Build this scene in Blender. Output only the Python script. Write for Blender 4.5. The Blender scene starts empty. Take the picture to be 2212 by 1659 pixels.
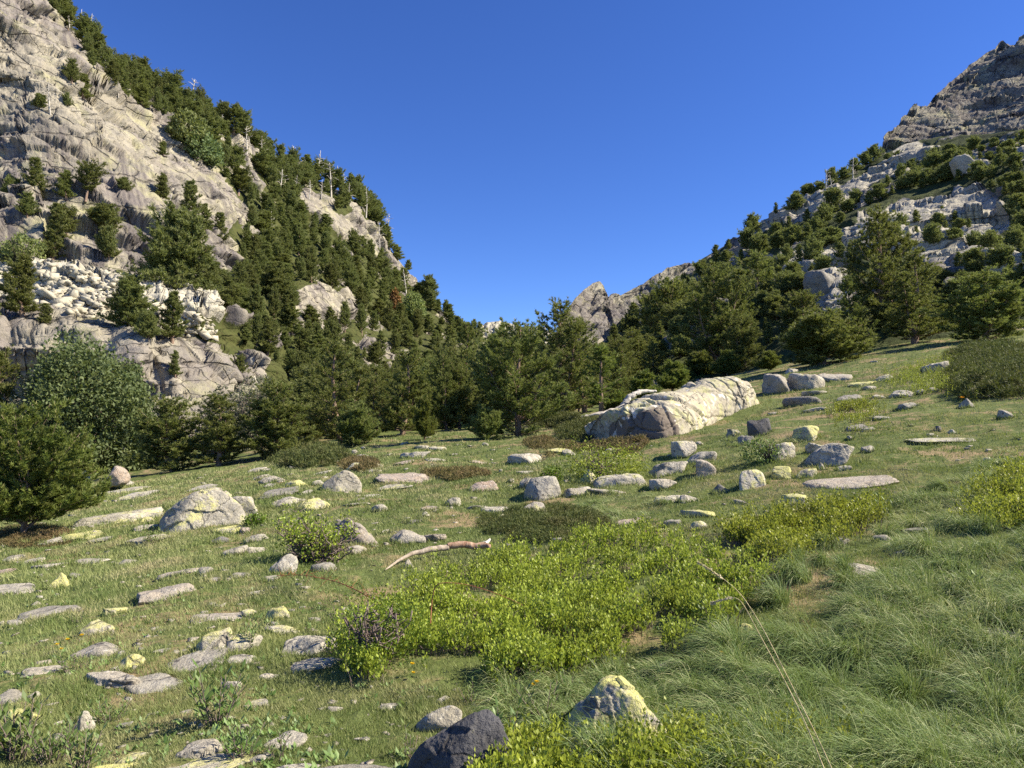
import bpy, bmesh, math, random, time
import numpy as np
from mathutils import Vector, Matrix
T0 = time.time()
R = math.radians
sc = bpy.context.scene

# ------------------------------------------------------------------ camera, sky, sun
F, CX, CY = 1533.0, 1106.0, 829.5          # focal length and centre in units of a 2212 px wide picture
EYE = np.array([0.0, 0.0, 1.6])
PITCH = math.atan(80.5 / F)
cam_d = bpy.data.cameras.new("camera"); cam = bpy.data.objects.new("camera", cam_d)
sc.collection.objects.link(cam); sc.camera = cam
cam.location = EYE; cam.rotation_euler = (R(90) + PITCH, 0, 0)
cam_d.sensor_width = 36; cam_d.lens = 36 * F / 2212; cam_d.clip_end = 8000; cam_d.clip_start = 0.05

SUN_EL, SUN_AZ = 42.0, 93.0                # azimuth: degrees to the right of the view direction
sdir = Vector((math.sin(R(SUN_AZ)) * math.cos(R(SUN_EL)), math.cos(R(SUN_AZ)) * math.cos(R(SUN_EL)), math.sin(R(SUN_EL))))
world = bpy.data.worlds.new("World"); sc.world = world; world.use_nodes = True
wn = world.node_tree; wn.nodes.clear()
sky = wn.nodes.new("ShaderNodeTexSky"); sky.sky_type = 'NISHITA'; sky.sun_disc = False
sky.sun_elevation = R(SUN_EL); sky.sun_rotation = R(SUN_AZ)
sky.altitude = 2200; sky.air_density = 1.0; sky.dust_density = 0.0; sky.ozone_density = 6.0
hs = wn.nodes.new("ShaderNodeHueSaturation"); hs.inputs["Saturation"].default_value = 1.16; hs.inputs["Hue"].default_value = 0.515
bg = wn.nodes.new("ShaderNodeBackground"); bg.inputs[1].default_value = 0.092
wo = wn.nodes.new("ShaderNodeOutputWorld")
wn.links.new(sky.outputs[0], hs.inputs["Color"]); wn.links.new(hs.outputs[0], bg.inputs[0]); wn.links.new(bg.outputs[0], wo.inputs[0])
sun_d = bpy.data.lights.new("sun", 'SUN'); sun = bpy.data.objects.new("sun", sun_d); sc.collection.objects.link(sun)
sun_d.energy = 5.0; sun_d.angle = R(0.53); sun_d.color = (1.0, 0.90, 0.72)
sun.rotation_euler = sdir.to_track_quat('Z', 'Y').to_euler()
sc.view_settings.view_transform = 'Standard'; sc.view_settings.look = 'None'
sc.view_settings.exposure = 1.12; sc.view_settings.gamma = 1.0
sc.cycles.max_bounces = 6; sc.cycles.diffuse_bounces = 3; sc.cycles.transmission_bounces = 4
sc.cycles.use_denoising = False; sc.cycles.denoiser = 'OPENIMAGEDENOISE'; sc.cycles.denoising_input_passes = 'RGB_ALBEDO_NORMAL'; sc.cycles.denoising_prefilter = 'ACCURATE'

# ------------------------------------------------------------------ numpy noise
def _h(ix, iy, iz, seed):
    with np.errstate(over='ignore'):
        h = (ix.astype(np.int64) * 374761393 + iy.astype(np.int64) * 668265263 + iz.astype(np.int64) * 2147483647 + seed * 974711) & 0xFFFFFFFF
        h = ((h ^ (h >> 13)) * 1274126177) & 0xFFFFFFFF
        h = ((h ^ (h >> 16)) * 2246822519) & 0xFFFFFFFF
        h = h ^ (h >> 15)
    return (h & 0xFFFFFF).astype(np.float64) / 0xFFFFFF
def vnoise(p, seed=0):
    i = np.floor(p); f = p - i; i = i.astype(np.int64)
    f = f * f * f * (f * (f * 6 - 15) + 10)
    out = 0
    for dx in (0, 1):
        wx = f[:, 0] if dx else 1 - f[:, 0]
        for dy in (0, 1):
            wy = f[:, 1] if dy else 1 - f[:, 1]
            for dz in (0, 1):
                wz = f[:, 2] if dz else 1 - f[:, 2]
                out = out + wx * wy * wz * _h(i[:, 0] + dx, i[:, 1] + dy, i[:, 2] + dz, seed)
    return out * 2 - 1
def fbm(p, octv=4, seed=0, gain=0.5, lac=2.07):
    a, s, q, n = 1.0, 0, p.copy(), 0
    for k in range(octv):
        s = s + a * vnoise(q, seed + k * 17); n += a; a *= gain; q = q * lac + 11.3
    return s / n
def cells(p, seed=0, tilt=0.5):
    """random tilted facets, one per jittered cell: blocky fractured rock"""
    i = np.floor(p).astype(np.int64); best = np.full(len(p), 1e9); val = np.zeros(len(p)); sec = np.full(len(p), 1e9)
    for dx in (-1, 0, 1):
        for dy in (-1, 0, 1):
            for dz in (-1, 0, 1):
                jx, jy, jz = i[:, 0] + dx, i[:, 1] + dy, i[:, 2] + dz
                r = [_h(jx, jy, jz, seed + k) for k in range(3)]
                d = np.stack([jx + r[0], jy + r[1], jz + r[2]], 1) - p
                dd = (d * d).sum(1)
                v = _h(jx, jy, jz, seed + 7) * 2 - 1
                for k in range(3):
                    v = v - tilt * d[:, k] * (_h(jx, jy, jz, seed + 20 + k) * 2 - 1)
                m = dd < best
                sec = np.where(m, best, np.minimum(sec, dd)); val = np.where(m, v, val); best = np.where(m, dd, best)
    return val, np.sqrt(sec) - np.sqrt(best)

# ------------------------------------------------------------------ picture geometry
cp, sp_ = math.cos(PITCH), math.sin(PITCH)
def rays(px, py):
    """direction with unit depth (y = 1) through a pixel"""
    px = np.asarray(px, float); py = np.asarray(py, float)
    a = (px - CX) / F; b = (CY - py) / F
    y = cp - b * sp_; z = sp_ + b * cp
    return np.stack([a / y, np.ones_like(a), z / y], -1)
def at(px, py, Y):
    return EYE + rays(px, py) * np.asarray(Y, float)[..., None]
def project(p):
    p = np.asarray(p, float) - EYE
    y = p[..., 1] * cp + p[..., 2] * sp_; z = -p[..., 1] * sp_ + p[..., 2] * cp
    return CX + F * p[..., 0] / y, CY - F * z / y
def inpoly(x, y, poly):
    poly = np.asarray(poly, float); c = np.zeros(np.shape(x), bool); n = len(poly)
    for k in range(n):
        x1, y1 = poly[k]; x2, y2 = poly[(k + 1) % n]
        m = ((y1 > y) != (y2 > y)) & (x < (x2 - x1) * (y - y1) / ((y2 - y1) if y2 != y1 else 1e-9) + x1)
        c ^= m
    return c
def blur(a, n, axis):
    for _ in range(n):
        p = np.concatenate([np.take(a, [0], axis), a, np.take(a, [-1], axis)], axis)
        L = a.shape[axis]
        a = (np.take(p, range(0, L), axis) + 2 * np.take(p, range(1, L + 1), axis) + np.take(p, range(2, L + 2), axis)) / 4
    return a

# ------------------------------------------------------------------ the meadow as a height field z(x, y)
MY = [3, 5, 7, 10, 14, 20, 28, 40, 60, 90, 140]
MX = [-400, 0, 300, 600, 900, 1106, 1400, 1700, 2000, 2212, 2600]
MT = [[1760,1480,1370,1290,1230,1190,1160,1120,1060,1000,980],
      [1730,1450,1335,1240,1165,1110,1075,1040,990,950,935],
      [1725,1440,1320,1215,1135,1080,1047,1025,985,945,930],
      [1720,1430,1305,1195,1110,1045,1005,975,950,930,920],
      [1715,1425,1295,1180,1095,1025,975,945,925,915,910],
      [1710,1420,1285,1170,1085,1015,965,935,915,905,900],
      [1700,1400,1260,1145,1060,990,935,890,860,840,830],
      [1685,1370,1220,1110,1020,945,885,835,795,770,755],
      [1665,1340,1180,1070,980,900,840,785,740,710,690],
      [1650,1320,1155,1045,955,875,815,760,715,685,665],
      [1630,1290,1120,1000,910,830,770,715,670,640,620]]
_lx = np.linspace(-400, 2600, 301); _ly = np.linspace(math.log(3), math.log(140), 240)
_t1 = np.array([np.interp(_ly, np.log(MY), row) for row in MT])
_t2 = np.array([np.interp(_lx, MX, _t1[:, j]) for j in range(len(_ly))]).T
_t2 = blur(blur(_t2, 90, 0), 40, 1)
def mz(x, y, fine=True):
    x = np.asarray(x, float); y = np.asarray(y, float)
    r = np.sqrt(x * x + y * y) + 1e-6; th = np.arctan2(x, y)
    tmax = math.atan(1506 / F)
    thc = np.clip(th, -tmax, tmax)
    Y = r * np.cos(thc)
    px = CX + F * np.tan(thc)
    back = np.clip((np.abs(th) - tmax) / (math.pi - tmax), 0, 1)
    px = px * (1 - back) + CX * back
    Ye = np.clip(Y, 3, 140)
    fx = np.clip((px + 400) / 10, 0, 299.999); fy = np.clip((np.log(Ye) - _ly[0]) / (_ly[1] - _ly[0]), 0, 238.999)
    i = fx.astype(int); j = fy.astype(int); u = fx - i; v = fy - j
    ys = _t2[i, j] * (1 - u) * (1 - v) + _t2[i + 1, j] * u * (1 - v) + _t2[i, j + 1] * (1 - u) * v + _t2[i + 1, j + 1] * u * v
    b = (CY - ys) / F
    z = EYE[2] + Y * (sp_ + b * cp) / (cp - b * sp_)
    z3 = EYE[2] + 3 * (sp_ + b * cp) / (cp - b * sp_)
    z = np.where(Y < 3, z3 * Y / 3, z)
    if not fine: return z
    p = np.stack([x, y, np.zeros_like(x)], -1).reshape(-1, 3)
    n = fbm(p * 0.35, 2, 3) * 0.16 + fbm(p * 1.3, 3, 9) * 0.07
    return z + n.reshape(x.shape) * np.clip(r / 6, 0.3, 1)
_YS = np.exp(np.linspace(math.log(1.6), math.log(138), 420))
def hit(px, py):
    """where the pixel rays first meet the meadow"""
    px = np.atleast_1d(np.asarray(px, float)); py = np.atleast_1d(np.asarray(py, float))
    d = rays(px, py); out = np.zeros((len(px), 3))
    for a in range(0, len(px), 4000):
        dd = d[a:a + 4000]
        X = dd[:, 0:1] * _YS; Z = EYE[2] + dd[:, 2:3] * _YS
        g = Z - mz(X, np.broadcast_to(_YS, X.shape))
        neg = g < 0; k = np.argmax(neg, 1); none = ~neg.any(1)
        k = np.where(none, np.argmin(g, 1), k); k1 = np.maximum(k - 1, 0)
        idx = np.arange(len(dd)); g0 = g[idx, k1]; g1 = g[idx, k]
        w = np.where(none | (k == 0), 1.0, g0 / (g0 - g1 + 1e-9)); w = np.clip(w, 0, 1)
        Y = _YS[k1] * (1 - w) + _YS[k] * w
        out[a:a + 4000, 0] = dd[:, 0] * Y; out[a:a + 4000, 1] = Y
    out[:, 2] = mz(out[:, 0], out[:, 1])
    return out
_YC = np.exp(np.linspace(math.log(1.6), math.log(138), 90))
def hitfast(px, py):
    px = np.atleast_1d(np.asarray(px, float)); py = np.atleast_1d(np.asarray(py, float)); d = rays(px, py); out = np.zeros((len(px), 3))
    for a in range(0, len(px), 20000):
        dd = d[a:a + 20000]; X = dd[:, 0:1] * _YC; g = EYE[2] + dd[:, 2:3] * _YC - mz(X, np.broadcast_to(_YC, X.shape), False)
        neg = g < 0; k = np.argmax(neg, 1); none = ~neg.any(1); k = np.where(none, np.argmin(g, 1), k); k1 = np.maximum(k - 1, 0)
        idx = np.arange(len(dd)); g0 = g[idx, k1]; g1 = g[idx, k]; w = np.where(none | (k == 0), 1.0, np.clip(g0 / (g0 - g1 + 1e-9), 0, 1))
        Y = _YC[k1] * (1 - w) + _YC[k] * w
        for _ in range(3):                       # settle on the uneven surface
            e = EYE[2] + dd[:, 2] * Y - mz(dd[:, 0] * Y, Y)
            sl = np.maximum((EYE[2] - mz(dd[:, 0] * Y, Y, False)) / Y, 0.04)
            Y = np.clip(Y + np.clip(e / sl, -.15 * Y, .15 * Y) * .7, 1.6, 140)
        out[a:a + 20000, 0] = dd[:, 0] * Y; out[a:a + 20000, 1] = Y
    out[:, 2] = mz(out[:, 0], out[:, 1]); return out
def hit1(px, py): return hit([px], [py])[0]

# ------------------------------------------------------------------ mesh helpers
def mesh_np(name, V, Fc, mat=None, smooth=False, attrs=None):
    """V (n,3); Fc (m,3) or (m,4) index array"""
    me = bpy.data.meshes.new(name); V = np.asarray(V, np.float32); Fc = np.asarray(Fc, np.int32)
    k = Fc.shape[1]
    me.vertices.add(len(V)); me.vertices.foreach_set('co', V.ravel())
    me.loops.add(Fc.size); me.loops.foreach_set('vertex_index', Fc.ravel())
    me.polygons.add(len(Fc)); me.polygons.foreach_set('loop_start', np.arange(0, Fc.size, k, dtype=np.int32))
    try: me.polygons.foreach_set('loop_total', np.full(len(Fc), k, np.int32))
    except Exception: pass
    if attrs:
        for an, av in attrs.items():
            at_ = me.attributes.new(an, 'FLOAT', 'POINT'); at_.data.foreach_set('value', np.asarray(av, np.float32))
    me.update(calc_edges=True)
    if smooth: me.polygons.foreach_set('use_smooth', np.ones(len(Fc), bool))
    if mat: me.materials.append(mat)
    return me
def link(name, me, parent=None):
    o = bpy.data.objects.new(name, me); sc.collection.objects.link(o)
    if parent is not None: o.parent = parent
    return o
def tag(o, label=None, cat=None, group=None, kind=None):
    if label: o['label'] = label
    if cat: o['category'] = cat
    if group: o['group'] = group
    if kind: o['kind'] = kind
    return o
class MB:
    """collects triangles"""
    def __init__(s): s.V = []; s.F = []; s.T = []; s.n = 0
    def add(s, V, Fc, t=0.0):
        V = np.asarray(V, float); Fc = np.asarray(Fc, int)
        s.V.append(V); s.F.append(Fc + s.n); s.n += len(V)
        s.T.append(np.full(len(V), t) if np.isscalar(t) else np.asarray(t, float))
    def tube(s, pts, rad, k=5, t=0.0):
        pts = np.asarray(pts, float); n = len(pts); rad = np.broadcast_to(rad, (n,))
        tg = np.gradient(pts, axis=0); tg /= np.linalg.norm(tg, axis=1)[:, None] + 1e-9
        up = np.array([0.31, 0.17, 0.93]); a = np.cross(tg, up); a /= np.linalg.norm(a, axis=1)[:, None] + 1e-9; b = np.cross(tg, a)
        an = np.arange(k) * 2 * math.pi / k
        V = pts[:, None, :] + rad[:, None, None] * (np.cos(an)[None, :, None] * a[:, None, :] + np.sin(an)[None, :, None] * b[:, None, :])
        V = V.reshape(-1, 3); Fc = []
        for i in range(n - 1):
            for j in range(k):
                p, q = i * k + j, i * k + (j + 1) % k
                Fc += [(p, q, q + k), (p, q + k, p + k)]
        c = len(V); V = np.vstack([V, pts[-1:]])
        for j in range(k): Fc.append(((n - 1) * k + j, (n - 1) * k + (j + 1) % k, c))
        s.add(V, Fc, t)
    def mesh(s, name, mat, smooth=False):
        return mesh_np(name, np.vstack(s.V), np.vstack(s.F), mat, smooth, {'tint': np.concatenate(s.T)})
def perp(d, rng):
    a = np.cross(d, rng.normal(size=d.shape)); return a / (np.linalg.norm(a, axis=-1, keepdims=True) + 1e-9)
def unit(v): return v / (np.linalg.norm(v, axis=-1, keepdims=True) + 1e-9)
def tris(base, d, side, length, width, tint):
    """needle / blade triangles: base (n,3), direction d, side vector"""
    n = len(base)
    V = np.empty((n, 3, 3)); V[:, 0] = base - side * width; V[:, 1] = base + side * width; V[:, 2] = base + d * length
    return V.reshape(-1, 3), np.arange(n * 3).reshape(-1, 3), np.repeat(tint, 3)
def leaves(base, d, side, length, width, tint, fold=0.25):
    """leaf: two triangles folded on the midrib"""
    n = len(base); nn = np.cross(d, side)
    V = np.empty((n, 4, 3)); V[:, 0] = base
    mid = base + d * length * 0.5 + nn * width * fold
    V[:, 1] = mid - side * width; V[:, 2] = base + d * length; V[:, 3] = mid + side * width
    i = np.arange(n)[:, None] * 4
    Fc = np.concatenate([i + np.array([[0, 1, 2]]), i + np.array([[0, 2, 3]])])
    return V.reshape(-1, 3), Fc, np.repeat(tint, 4)

# ------------------------------------------------------------------ materials
class Mat:
    def __init__(s, name):
        s.m = bpy.data.materials.new(name); s.m.use_nodes = True; s.nt = s.m.node_tree; s.nt.nodes.clear()
        s.out = s.nt.nodes.new('ShaderNodeOutputMaterial')
    def n(s, typ, ins=None, **kw):
        nd = s.nt.nodes.new('ShaderNode' + typ)
        for k, v in kw.items(): setattr(nd, k, v)
        for k, v in (ins or {}).items():
            so = nd.inputs[k]
            if isinstance(v, bpy.types.NodeSocket): s.nt.links.new(v, so)
            else: so.default_value = v
        return nd
    def co(s): return s.n('TexCoord').outputs['Object']
    def gen(s): return s.n('NewGeometry')
    def noise(s, vec, scale, detail=4, rough=0.55, dist=0.0):
        return s.n('TexNoise', {'Vector': vec, 'Scale': scale, 'Detail': detail, 'Roughness': rough, 'Distortion': dist}).outputs['Fac']
    def ramp(s, fac, a, b, c0=(0, 0, 0, 1), c1=(1, 1, 1, 1)):
        r = s.n('ValToRGB', {'Fac': fac}); r.color_ramp.elements[0].position = a; r.color_ramp.elements[1].position = b
        r.color_ramp.elements[0].color = c0; r.color_ramp.elements[1].color = c1
        return r.outputs['Color']
    def mix(s, fac, a, b, mode='MIX'):
        nd = s.n('Mix', data_type='RGBA', blend_type=mode)
        for so, v in ((nd.inputs[0], fac), (nd.inputs[6], a), (nd.inputs[7], b)):
            if isinstance(v, bpy.types.NodeSocket): s.nt.links.new(v, so)
            elif so.type == 'RGBA': so.default_value = (*v, 1) if len(v) == 3 else v
            else: so.default_value = v
        return nd.outputs[2]
    def math(s, op, a, b=0.0):
        nd = s.n('Math', operation=op)
        for so, v in ((nd.inputs[0], a), (nd.inputs[1], b)):
            if isinstance(v, bpy.types.NodeSocket): s.nt.links.new(v, so)
            else: so.default_value = v
        nd.use_clamp = False
        return nd.outputs[0]
    def attr(s, name): return s.n('Attribute', attribute_name=name).outputs['Fac']
    def bump(s, h, strength, dist, nrm=None):
        ins = {'Height': h, 'Strength': strength, 'Distance': dist}
        if nrm: ins['Normal'] = nrm
        return s.n('Bump', ins).outputs['Normal']
    def surf(s, col, rough=0.9, normal=None, transl=0.0, tcol=None, spec=0.15):
        p = s.n('BsdfPrincipled', {'Roughness': rough, 'Specular IOR Level': spec})
        if isinstance(col, bpy.types.NodeSocket): s.nt.links.new(col, p.inputs['Base Color'])
        else: p.inputs['Base Color'].default_value = (*col, 1)
        if normal: s.nt.links.new(normal, p.inputs['Normal'])
        o = p.outputs[0]
        if transl > 0:
            t = s.n('BsdfTranslucent')
            c = tcol if tcol is not None else col
            if isinstance(c, bpy.types.NodeSocket): s.nt.links.new(c, t.inputs['Color'])
            else: t.inputs['Color'].default_value = (*c, 1)
            o = s.n('MixShader', {0: transl, 1: o, 2: t.outputs[0]}).outputs[0]
        s.nt.links.new(o, s.out.inputs['Surface']); return s.m

def cliff_material(name, veg_cols, k=1.0, warm=1.0, fine=1.0, contour=(0.87, 0.5)):
    """granite with vertical water streaks, lichen, joints; grass where the 'veg' mask or the slope says so"""
    M = Mat(name); co = M.co(); veg = M.attr('veg'); pale = M.attr('pale')
    n1 = M.noise(co, 0.035 * k, 6, 0.6); n2 = M.noise(co, 0.35 * k, 8, 0.65); n3 = M.noise(co, 2.6 * k, 8, 0.7)
    base = M.mix(M.ramp(n1, 0.35, 0.65), (0.34 * warm, 0.305, 0.235), (0.50 * warm, 0.455, 0.345))
    base = M.mix(M.ramp(n2, 0.38, 0.68), base, (0.21, 0.195, 0.17))
    base = M.mix(M.math('MULTIPLY', M.ramp(n3, 0.35, 0.75), 0.45), base, (0.14, 0.13, 0.115))
    # vertical streaks: stretched noise
    sx = M.n('SeparateXYZ', {0: co}); u_ = M.math('ADD', M.math('MULTIPLY', sx.outputs[0], contour[0] * .40 * k), M.math('MULTIPLY', sx.outputs[1], contour[1] * .40 * k))
    u_ = M.math('ADD', u_, M.math('MULTIPLY', sx.outputs[2], .05 * k))
    mp = M.n('CombineXYZ', {0: u_, 1: M.math('MULTIPLY', sx.outputs[2], .022 * k), 2: 3.0}).outputs[0]
    st = M.ramp(M.noise(mp, 1.0, 8, 0.66, 0.15), 0.46, 0.58)
    stm = M.math('MULTIPLY', M.math('MULTIPLY', st, M.ramp(M.noise(co, 0.022 * k, 3, 0.5), 0.36, 0.50)), 0.85)
    blot = M.math('MULTIPLY', M.ramp(M.noise(co, 0.055 * k, 6, 0.6), 0.50, 0.58), M.math('SUBTRACT', 0.6, M.math('MULTIPLY', pale, 0.6)))
    base = M.mix(blot, base, (0.20, 0.175, 0.17))
    base = M.mix(M.math('MULTIPLY', stm, M.math('SUBTRACT', 1.0, pale)), base, (0.105, 0.092, 0.095))
    # pale yellow-green lichen
    li = M.math('MULTIPLY', M.ramp(M.noise(co, 0.12 * k, 7, 0.7), 0.52, 0.66), 0.55)
    base = M.mix(li, base, (0.40, 0.39, 0.19))
    base = M.mix(M.math('MULTIPLY', pale, 0.65), base, (0.56, 0.53, 0.43))
    # joints
    wv = M.n('VectorMath', {0: co, 1: M.n('TexNoise', {'Vector': co, 'Scale': 0.12 * k, 'Detail': 4}).outputs['Color']}, operation='MULTIPLY_ADD')
    wv.inputs[1].default_value = (1, 1, 1)
    nz = M.n('TexNoise', {'Vector': co, 'Scale': 0.1 * k, 'Detail': 4}).outputs['Color']
    sc_ = M.n('VectorMath', {0: nz}, operation='SCALE'); sc_.inputs['Scale'].default_value = 5.0 / k
    wp = M.n('VectorMath', {0: co, 1: sc_.outputs[0]}, operation='ADD').outputs[0]
    mp2 = M.n('Mapping', {'Vector': wp, 'Scale': (0.055 * k, 0.055 * k, 0.12 * k), 'Rotation': (0.1, 0.45, 0)}).outputs[0]
    vor = M.n('TexVoronoi', {'Vector': mp2, 'Scale': 1.0}, feature='DISTANCE_TO_EDGE').outputs['Distance']
    cr = M.ramp(vor, 0.0, 0.022, (1, 1, 1, 1), (0, 0, 0, 1))
    mp3 = M.n('Mapping', {'Vector': wp, 'Scale': (0.25 * k, 0.25 * k, 0.45 * k), 'Rotation': (0.3, 0.5, 0)}).outputs[0]
    vor2 = M.n('TexVoronoi', {'Vector': mp3, 'Scale': 1.0}, feature='DISTANCE_TO_EDGE').outputs['Distance']
    cr2 = M.ramp(vor2, 0.0, 0.03, (1, 1, 1, 1), (0, 0, 0, 1))
    cr2 = M.math('MULTIPLY', cr2, M.ramp(n1, 0.45, 0.55))
    cra = M.math('MAXIMUM', cr, M.math('MULTIPLY', cr2, 0.7))
    base = M.mix(M.math('MULTIPLY', cra, 0.6), base, (0.07, 0.062, 0.055))
    # fine grain of cracks and flakes
    base = M.mix(M.math('MULTIPLY', M.ramp(M.noise(co, 6.0 * k, 6, 0.75), 0.50, 0.66), 0.45), base, (0.12, 0.11, 0.095))
    # vegetation
    g = M.mix(M.ramp(M.noise(co, 0.25 * k, 6, 0.65), 0.35, 0.65), veg_cols[0], veg_cols[1])
    g = M.mix(M.math('MULTIPLY', M.ramp(M.noise(co, 1.8 * k, 5, 0.7), 0.4, 0.7), 0.6), g, veg_cols[2])
    nz_ = M.n('SeparateXYZ', {0: M.gen().outputs['Normal']}).outputs['Z']
    vm = M.math('ADD', veg, M.math('MULTIPLY', M.math('SUBTRACT', M.noise(co, 0.5 * k, 8, 0.7), 0.5), 1.6))
    vm = M.math('ADD', vm, M.math('MULTIPLY', M.math('MAXIMUM', M.math('SUBTRACT', nz_, 0.80), 0.0), 3.0))
    vm = M.ramp(vm, 0.47, 0.56)
    col = M.mix(vm, base, g)
    b1 = M.bump(n2, 0.5 * fine, 1.6 / k); b2 = M.bump(n3, 0.45 * fine, 0.5 / k, b1)
    b3 = M.bump(M.noise(co, 9.0 * k, 4, 0.6), 0.4 * fine, 0.12 / k, b2)
    b4 = M.bump(M.math('SUBTRACT', 1.0, cra), 0.7, 0.7 / k, b3)
    return M.surf(col, 0.92, b4)

def rock_material():
    """granite boulder; object colour: R lichen, G darkness, B pink"""
    M = Mat('lichen_granite'); oi = M.n('ObjectInfo'); rnd = oi.outputs['Random']
    off = M.n('VectorMath', {0: M.co(), 1: M.n('CombineXYZ', {0: M.math('MULTIPLY', rnd, 37.0), 1: M.math('MULTIPLY', rnd, 91.0), 2: M.math('MULTIPLY', rnd, 17.0)}).outputs[0]}, operation='ADD').outputs[0]
    sep = M.n('SeparateColor', {0: oi.outputs['Color']})
    L, D, P = sep.outputs[0], sep.outputs[1], sep.outputs[2]
    n1 = M.noise(off, 1.6, 6, 0.6); n2 = M.noise(off, 7.0, 7, 0.65); n3 = M.noise(off, 38.0, 4, 0.7)
    base = M.mix(M.ramp(n1, 0.35, 0.65), (0.36, 0.33, 0.255), (0.56, 0.52, 0.42))
    base = M.mix(P, base, M.mix(M.ramp(n2, 0.4, 0.6), (0.38, 0.27, 0.20), (0.46, 0.36, 0.29)))
    base = M.mix(M.math('MULTIPLY', M.ramp(n2, 0.42, 0.62), 0.5), base, (0.22, 0.21, 0.195))
    base = M.mix(M.math('MULTIPLY', M.ramp(n3, 0.5, 0.66), 0.55), base, (0.10, 0.095, 0.09))
    base = M.mix(M.math('MULTIPLY', M.ramp(M.noise(off, 24.0, 3, 0.6), 0.60, 0.68), 0.6), base, (0.66, 0.64, 0.58))
    # darkness
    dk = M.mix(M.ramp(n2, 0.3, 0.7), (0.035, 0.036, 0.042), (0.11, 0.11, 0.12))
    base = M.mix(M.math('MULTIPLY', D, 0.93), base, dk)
    # black spots and white spots of lichen
    v = M.n('TexVoronoi', {'Vector': off, 'Scale': 5.5, 'Randomness': 1.0}).outputs['Distance']
    vb = M.math('MULTIPLY', M.ramp(M.math('ADD', v, M.math('MULTIPLY', n2, 0.25)), 0.26, 0.30, (1, 1, 1, 1), (0, 0, 0, 1)), M.ramp(M.noise(off, 1.1, 2, 0.5), 0.5, 0.56))
    base = M.mix(M.math('MULTIPLY', vb, 0.8), base, (0.06, 0.055, 0.055))
    # yellow lichen: more on top
    nz = M.n('SeparateXYZ', {0: M.gen().outputs['Normal']}).outputs['Z']
    ln = M.math('ADD', M.noise(off, 3.2, 9, 0.72), M.math('MULTIPLY', nz, 0.06))
    th = M.math('SUBTRACT', 0.80, M.math('MULTIPLY', L, 0.42))
    lm = M.ramp(M.math('MULTIPLY', M.math('SUBTRACT', ln, th), 14.0), 0.0, 1.0)
    lm = M.math('MULTIPLY', lm, M.ramp(n3, 0.36, 0.52, (0.35, 0.35, 0.35, 1), (1, 1, 1, 1)))
    lc = M.mix(M.ramp(n2, 0.35, 0.65), (0.42, 0.41, 0.17), (0.60, 0.58, 0.19))
    lc = M.mix(M.ramp(M.math('SUBTRACT', L, 0.0), 0.55, 0.95), M.mix(0.45, lc, (0.42, 0.40, 0.24)), lc)
    base = M.mix(lm, base, lc)
    # joints and seams
    nzc = M.n('TexNoise', {'Vector': off, 'Scale': 1.5, 'Detail': 4}).outputs['Color']
    s_ = M.n('VectorMath', {0: nzc}, operation='SCALE'); s_.inputs['Scale'].default_value = 0.9
    wp = M.n('VectorMath', {0: off, 1: s_.outputs[0]}, operation='ADD').outputs[0]
    vor = M.n('TexVoronoi', {'Vector': wp, 'Scale': 1.35}, feature='DISTANCE_TO_EDGE').outputs['Distance']
    cr = M.ramp(vor, 0.0, 0.02, (1, 1, 1, 1), (0, 0, 0, 1))
    base = M.mix(M.math('MULTIPLY', cr, 0.55), base, (0.07, 0.06, 0.05))
    b1 = M.bump(n2, 0.8, 0.09); b2 = M.bump(n3, 0.8, 0.02, b1); b3 = M.bump(M.math('SUBTRACT', 1.0, cr), 0.5, 0.04, b2)
    return M.surf(base, 0.88, b3)

def ground_material():
    M = Mat('meadow_soil'); co = M.co()
    n1 = M.noise(co, 0.55, 6, 0.65); n2 = M.noise(co, 3.5, 6, 0.7); n3 = M.noise(co, 26, 5, 0.7)
    g = M.mix(M.ramp(n2, 0.35, 0.65), (0.070, 0.100, 0.026), (0.15, 0.18, 0.055))
    dry = M.mix(M.ramp(n3, 0.35, 0.65), (0.22, 0.155, 0.085), (0.34, 0.27, 0.15))
    g = M.mix(M.ramp(M.math('ADD', n1, M.math('MULTIPLY', M.math('SUBTRACT', n2, 0.5), 0.5)), 0.51, 0.62), g, dry)
    g = M.mix(M.math('MULTIPLY', M.ramp(n3, 0.45, 0.7), 0.5), g, (0.035, 0.035, 0.018))
    b = M.bump(n2, 0.5, 0.08); b = M.bump(n3, 0.7, 0.03, b)
    return M.surf(g, 0.95, b)

def plant_material(name, cols, transl=0.3, rough=0.6, scale=2.0, spec=0.25, shoots=None):
    """cols: tint 0, tint 1, odd patches"""
    M = Mat(name); co = M.co(); t = M.attr('tint')
    c = M.mix(t, cols[0], cols[1])
    if len(cols) > 2:
        c = M.mix(M.math('MULTIPLY', M.ramp(M.noise(co, scale, 4, 0.6), 0.5, 0.68), 0.7), c, cols[2])
    oi = M.n('ObjectInfo').outputs['Random']
    c2 = M.n('HueSaturation', {'Color': c, 'Hue': M.math('ADD', 0.488, M.math('MULTIPLY', oi, 0.024)), 'Value': M.math('ADD', 0.82, M.math('MULTIPLY', oi, 0.36))}).outputs[0]
    if shoots: c2 = M.mix(M.math('GREATER_THAN', t, 1.2), c2, shoots)
    return M.surf(c2, rough, None, transl, M.mix(0.35, c2, (0.25, 0.30, 0.03)), spec)
def wood_material(name, a, b, scale=9.0):
    M = Mat(name); co = M.co()
    mp = M.n('Mapping', {'Vector': co, 'Scale': (1, 1, 0.22)}).outputs[0]
    n = M.noise(mp, scale, 6, 0.65)
    return M.surf(M.mix(M.ramp(n, 0.35, 0.65), a, b), 0.85, M.bump(n, 0.6, 0.03))

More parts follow.
